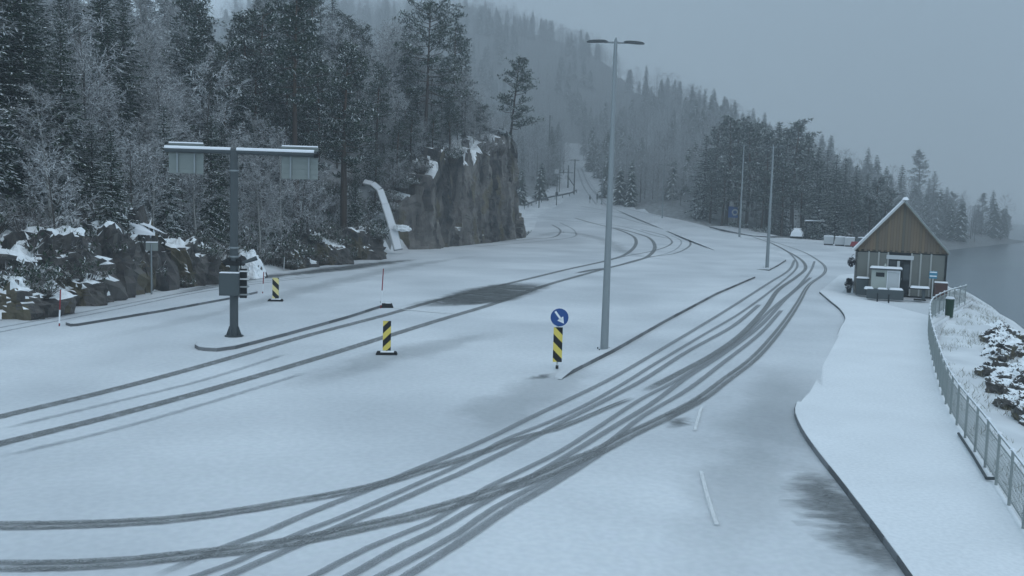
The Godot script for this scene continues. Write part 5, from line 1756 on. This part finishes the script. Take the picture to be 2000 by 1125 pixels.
	mb.tube(Vector3(0.0, 0.5, 0), Vector3(0.2, 0.62, -0.1), 0.015, 0.015)
	mb.tube(Vector3(0.0, 0.1, 0), Vector3(0.0, 0.5, 0), 0.012, 0.012)
	put("bracket", mb, M.dark, hb)
	hb.scale = Vector3.ONE * 0.75
	var pp := thing("potted_shrub", "dark potted shrub standing at the foot of the house's left corner", "potted plant", org + B * Vector3(-2.98, 0, 0.15), turn)
	leaves = MB.new(false)
	for i in 500:
		var u := unit()
		var c := Vector3(0, 0.66, 0) + u * Vector3(0.27, 0.4, 0.27) * sqrt(rng.randf())
		sprig(leaves, c, c + (u + Vector3(0, 0.4, 0)) * 0.16, 0.05, Color(0.022, 0.026, 0.028), 0.18)
	put("plant", leaves, M.veg, pp)
	mb = MB.new()
	mb.tube(Vector3(0, 0, 0), Vector3(0, 0.36, 0), 0.16, 0.21, Color.WHITE, 12)
	put("pot", mb, M.dark, pp)
	pp.scale = Vector3.ONE * 0.8

func distance() -> void:
	var mb: MB
	# ---- three waste containers at the edge of the lot
	for k in 3:
		var at: Vector3 = [Vector3(42.41, 0.11, -131.00), Vector3(43.60, 0.06, -130.00), Vector3(44.56, 0.00, -129.00)][k]
		at.y = th(at.x, -at.z)
		var o := thing("waste_container", ["leftmost grey container with a snowy lid at the far edge of the lot", "middle grey container with a snowy lid at the far edge of the lot", "grey container with a snowy lid beside the red car"][k], "container", at, -0.3, "grey containers beyond the house")
		mb = MB.new()
		mb.box(Vector3(0, 0.68, 0), Vector3(1.25, 1.0, 0.9))
		put("body", mb, M.pale, o)
		mb = MB.new()
		mb.box(Vector3(0, 0.09, 0), Vector3(1.15, 0.18, 0.8))
		put("base", mb, M.dark, o)
		mb = MB.new()
		mb.box(Vector3(0.67, 0.62, 0.1), Vector3(0.1, 0.9, 0.7))
		put("side_frame", mb, M.dark, o)
		mb = MB.new()
		mb.cap(Vector3(0, 1.23, 0), Vector3(1.3, 0.1, 0.95), 0.06)
		put("snow_cap", mb, M.snowcap, o)
	# ---- cars
	for k in 2:
		var at: Vector3 = [Vector3(45.00, -0.03, -124.00), Vector3(43.39, 0.42, -149.00)][k]
		at.y = th(at.x, -at.z)
		var o := thing("parked_car", ["red car partly hidden behind the quay house's roof edge", "parked car buried under snow before the dark stand of conifers"][k], "car", at, [0.5, 1.2][k])
		var body: Material = M.red if k == 0 else M.snowcap
		mb = MB.new()
		mb.cap(Vector3(0, 0.62, 0), Vector3(4.1, 0.6, 1.7), 0.12)
		put("body", mb, body, o)
		mb = MB.new()
		mb.cap(Vector3(-0.2, 1.16, 0), Vector3(2.5, 0.56, 1.56), 0.42)
		var cb := put("cabin", mb, M.glass if k == 0 else M.snowcap, o)
		mb = MB.new()
		mb.cap(Vector3(-0.2, 1.47, 0), Vector3(1.75, 0.1, 1.1), 0.06)
		put("snowy_roof", mb, M.snowcap, cb)
		for w in 4:
			var wx: float = [-1.25, 1.3][w % 2]
			var wz: float = [-0.8, 0.8][w / 2]
			mb = MB.new()
			mb.tube(Vector3(wx, 0.31, wz - 0.1), Vector3(wx, 0.31, wz + 0.1), 0.31, 0.31, Color.WHITE, 14)
			var wh := put("wheel", mb, M.rubber, o)
			mb = MB.new()
			mb.tube(Vector3(wx, 0.31, wz - 0.11), Vector3(wx, 0.31, wz + 0.11), 0.17, 0.17, Color.WHITE, 10)
			put("rim", mb, M.pale, wh)
		for s in [-1.0, 1.0]:
			mb = MB.new()
			mb.box(Vector3(2.03, 0.68, s * 0.6), Vector3(0.06, 0.14, 0.3))
			put("headlight", mb, M.pale, o)
	# ---- square blue sign
	var at: Vector3 = Vector3(35.55, 1.53, -158.00)
	at.y = th(at.x, -at.z)
	var o := thing("blue_sign", "square blue information sign with a pale round emblem beside the far lamp post", "road sign", at, -0.15)
	mb = MB.new()
	mb.tube(Vector3(0.1, 0, 0), Vector3(0.1, 2.2, 0), 0.06, 0.06)
	put("post", mb, M.pale, o)
	var top := 6.0 + (381.0 - 397.0) / 1900.0 * 158.0 - at.y
	mb = MB.new()
	mb.box(Vector3(0, top - 0.92, 0.05), Vector3(1.75, 1.8, 0.05))
	var pn := put("panel", mb, mat(Color(0.03, 0.10, 0.30), 0.6), o)
	mb = MB.new()
	var ring := Vector3(0.18, top - 0.95, 0.085)
	for k in 20:
		var a := TAU * k / 20
		var b := TAU * (k + 1) / 20
		mb.quad(ring + Vector3(cos(a), sin(a), 0) * 0.3, ring + Vector3(cos(b), sin(b), 0) * 0.3, ring + Vector3(cos(b), sin(b), 0) * 0.52, ring + Vector3(cos(a), sin(a), 0) * 0.52, Vector3.BACK, Color.WHITE)
	put("emblem", mb, M.pale, pn)
	# ---- snowy shelter roof among the trees
	at = Vector3(46.19, 2.02, -150.00)
	at.y = th(at.x, -at.z)
	o = thing("picnic_shelter", "low shelter with a snow-covered flat roof at the edge of the dark stand", "shelter", at, -0.2)
	var rt := 6.0 + (387.0 - 428.0) / 1900.0 * 150.0 - at.y
	for s in 4:
		mb = MB.new()
		mb.box(Vector3([-1.2, 1.2][s % 2], rt / 2, [-0.7, 0.7][s / 2]), Vector3(0.12, rt, 0.12))
		put("post", mb, M.dark, o)
	mb = MB.new()
	mb.box(Vector3(0, rt, 0), Vector3(2.9, 0.12, 2.0))
	var rf := put("roof", mb, M.dark, o)
	mb = MB.new()
	mb.cap(Vector3(0, rt + 0.14, 0), Vector3(2.9, 0.16, 2.0), 0.1)
	put("snow_layer", mb, M.snowcap, rf)
	# ---- guard rail where the side road bends away
	var gr := curve([Vector2(1.83, 176.80), Vector2(3.92, 185.10), Vector2(6.55, 191.50), Vector2(9.25, 196.05), Vector2(11.88, 200.80), Vector2(12.99, 205.35)], 3.0)
	o = thing("guard_rail", "dark guard rail with snow beneath it on the bend beyond the rock corner", "guard rail")
	mb = MB.new()
	for i in gr.size() - 1:
		var a := on(gr[i], 0.62)
		var b := on(gr[i + 1], 0.62)
		mb.quad(a - Vector3(0, 0.16, 0), b - Vector3(0, 0.16, 0), b + Vector3(0, 0.16, 0), a + Vector3(0, 0.16, 0), Vector3.BACK, Color.WHITE)
		mb.quad(a + Vector3(0, 0.16, -0.06), b + Vector3(0, 0.16, -0.06), b + Vector3(0, 0.16, 0), a + Vector3(0, 0.16, 0), Vector3.UP, Color.WHITE)
	put("beam", mb, M.steel_dark, o)
	for g in gr:
		mb = MB.new()
		var a := on(g)
		mb.box(a + Vector3(0, 0.3, -0.08), Vector3(0.12, 0.75, 0.1))
		put("post", mb, M.steel_dark, o)
	# ---- poles up the valley
	var poles := [[Vector3(4.55, 4.52, -180.00), Vector3(4.67, 9.87, -180.00), 0.09, "thin dark pole behind the left end of the guard rail", ""], [Vector3(7.97, 4.57, -185.00), Vector3(7.92, 9.10, -185.00), 0.09, "pole with a dark box halfway up behind the guard rail", "box"], [Vector3(12.37, 6.02, -204.00), Vector3(12.45, 13.12, -204.00), 0.15, "braced utility pole at the right end of the guard rail", "strut"], [Vector3(7.76, 7.29, -230.00), Vector3(7.36, 24.05, -230.00), 0.16, "tallest thin utility pole at the left of the hill road", ""]]
	for p in poles:
		var base: Vector3 = p[0]
		base.y = th(base.x, -base.z) - 0.2
		var h: float = maxf(2.0, (p[1] as Vector3).y - base.y)
		o = thing("utility_pole", p[3], "pole", base)
		mb = MB.new()
		mb.tube(Vector3.ZERO, Vector3(0, h, 0), p[2], p[2] * 0.75, Color.WHITE, 8)
		put("post", mb, M.dark, o)
		if p[4] == "box":
			mb = MB.new()
			mb.box(Vector3(0, h * 0.42, 0.1), Vector3(0.5, 0.65, 0.3))
			put("meter_box", mb, M.dark, o)
		elif p[4] == "strut":
			mb = MB.new()
			mb.tube(Vector3(-1.5, h * 0.52, 0), Vector3(0, h * 0.25, 0), 0.1, 0.1)
			put("strut", mb, M.dark, o)
			mb = MB.new()
			mb.box(Vector3(-0.1, h - 0.2, 0), Vector3(2.0, 0.12, 0.12))
			put("crossarm", mb, M.dark, o)
	# far gantry across the hill road's foot
	var fb: Vector3 = Vector3(11.67, 6.65, -215.00)
	fb.y = th(fb.x, -fb.z) - 0.2
	var ft: Vector3 = Vector3(11.59, 12.24, -215.00)
	var fh := maxf(4.0, ft.y - fb.y)
	o = thing("sign_gantry", "hazy far gantry with pale sign panels at the foot of the hill road", "sign gantry", fb)
	mb = MB.new()
	mb.tube(Vector3.ZERO, Vector3(0, fh, 0), 0.18, 0.15)
	put("post", mb, M.steel_dark, o)
	mb = MB.new()
	mb.box(Vector3(-1.0, fh - 1.7, 0), Vector3(4.0, 0.16, 0.16))
	put("crossarm", mb, M.steel_dark, o)
	mb = MB.new()
	mb.box(Vector3(-2.6, fh - 1.5, 0.1), Vector3(1.0, 1.0, 0.06))
	put("sign_panel", mb, M.white, o)
	mb = MB.new()
	mb.box(Vector3(-1.1, fh - 1.5, 0.1), Vector3(0.3, 0.7, 0.06))
	put("sign_panel", mb, M.steel_dark, o)
	# ---- two small marker posts right of the hill road
	for k in 2:
		var q: Vector3 = [Vector3(16.07, 4.26, -190.00), Vector3(14.67, 4.32, -190.00)][k]
		q.y = th(q.x, -q.z)
		o = thing("marker_post", ["dark upright marker left of the hazy lamp post at the hill road's foot", "small dull marker further left at the hill road's foot"][k], "marker post", q, 0.0, "marker posts at the hill road's foot")
		mb = MB.new()
		mb.tube(Vector3.ZERO, Vector3(0, 1.6, 0), 0.05, 0.05)
		put("post", mb, M.dark, o)
		mb = MB.new()
		mb.box(Vector3(0, 1.25 - 0.3 * k, 0.06), Vector3(0.35, 1.1 - 0.5 * k, 0.04))
		put("board", mb, M.steel_dark, o)
	# ---- cabin
	var cbp: Vector3 = Vector3(2.77, 5.95, -222.00)
	cbp.y = th(cbp.x, -cbp.z) - 0.3
	o = thing("cabin", "hazy little cabin with a snowy pitched roof left of the guard rail", "cabin", cbp, 0.15)
	var ct := 6.0 + (376.0 - 346.0) / 1900.0 * 222.0 - cbp.y
	mb = MB.new()
	mb.box(Vector3(0, (ct - 1.5) / 2, 0), Vector3(2.6, ct - 1.5, 3.0))
	put("wall", mb, M.dark, o)
	mb = MB.new()
	mb.face(Vector3(-1.3, ct - 1.5, 1.5), Vector3(1.3, ct - 1.5, 1.5), Vector3(0, ct - 0.15, 1.5), Vector3.BACK, Color.WHITE)
	put("gable_wall", mb, M.steel_dark, o)
	for s in [-1.0, 1.0]:
		mb = MB.new()
		var e0 := Vector3(s * 1.6, ct - 1.75, 1.7)
		var r0 := Vector3(0, ct, 1.7)
		var back := Vector3(0, 0, -3.4)
		mb.quad(e0, r0, r0 + back, e0 + back, Vector3(s, 1, 0), Color.WHITE)
		mb.quad(e0, r0, r0 - Vector3(0, 0.22, 0), e0 - Vector3(0, 0.22, 0), Vector3.BACK, Color.WHITE)
		mb.quad(e0 - Vector3(0, 0.22, 0), r0 - Vector3(0, 0.22, 0), r0 - Vector3(0, 0.22, 0) + back, e0 - Vector3(0, 0.22, 0) + back, Vector3(-s, -1, 0), Color.WHITE)
		put("roof", mb, M.snowcap, o)
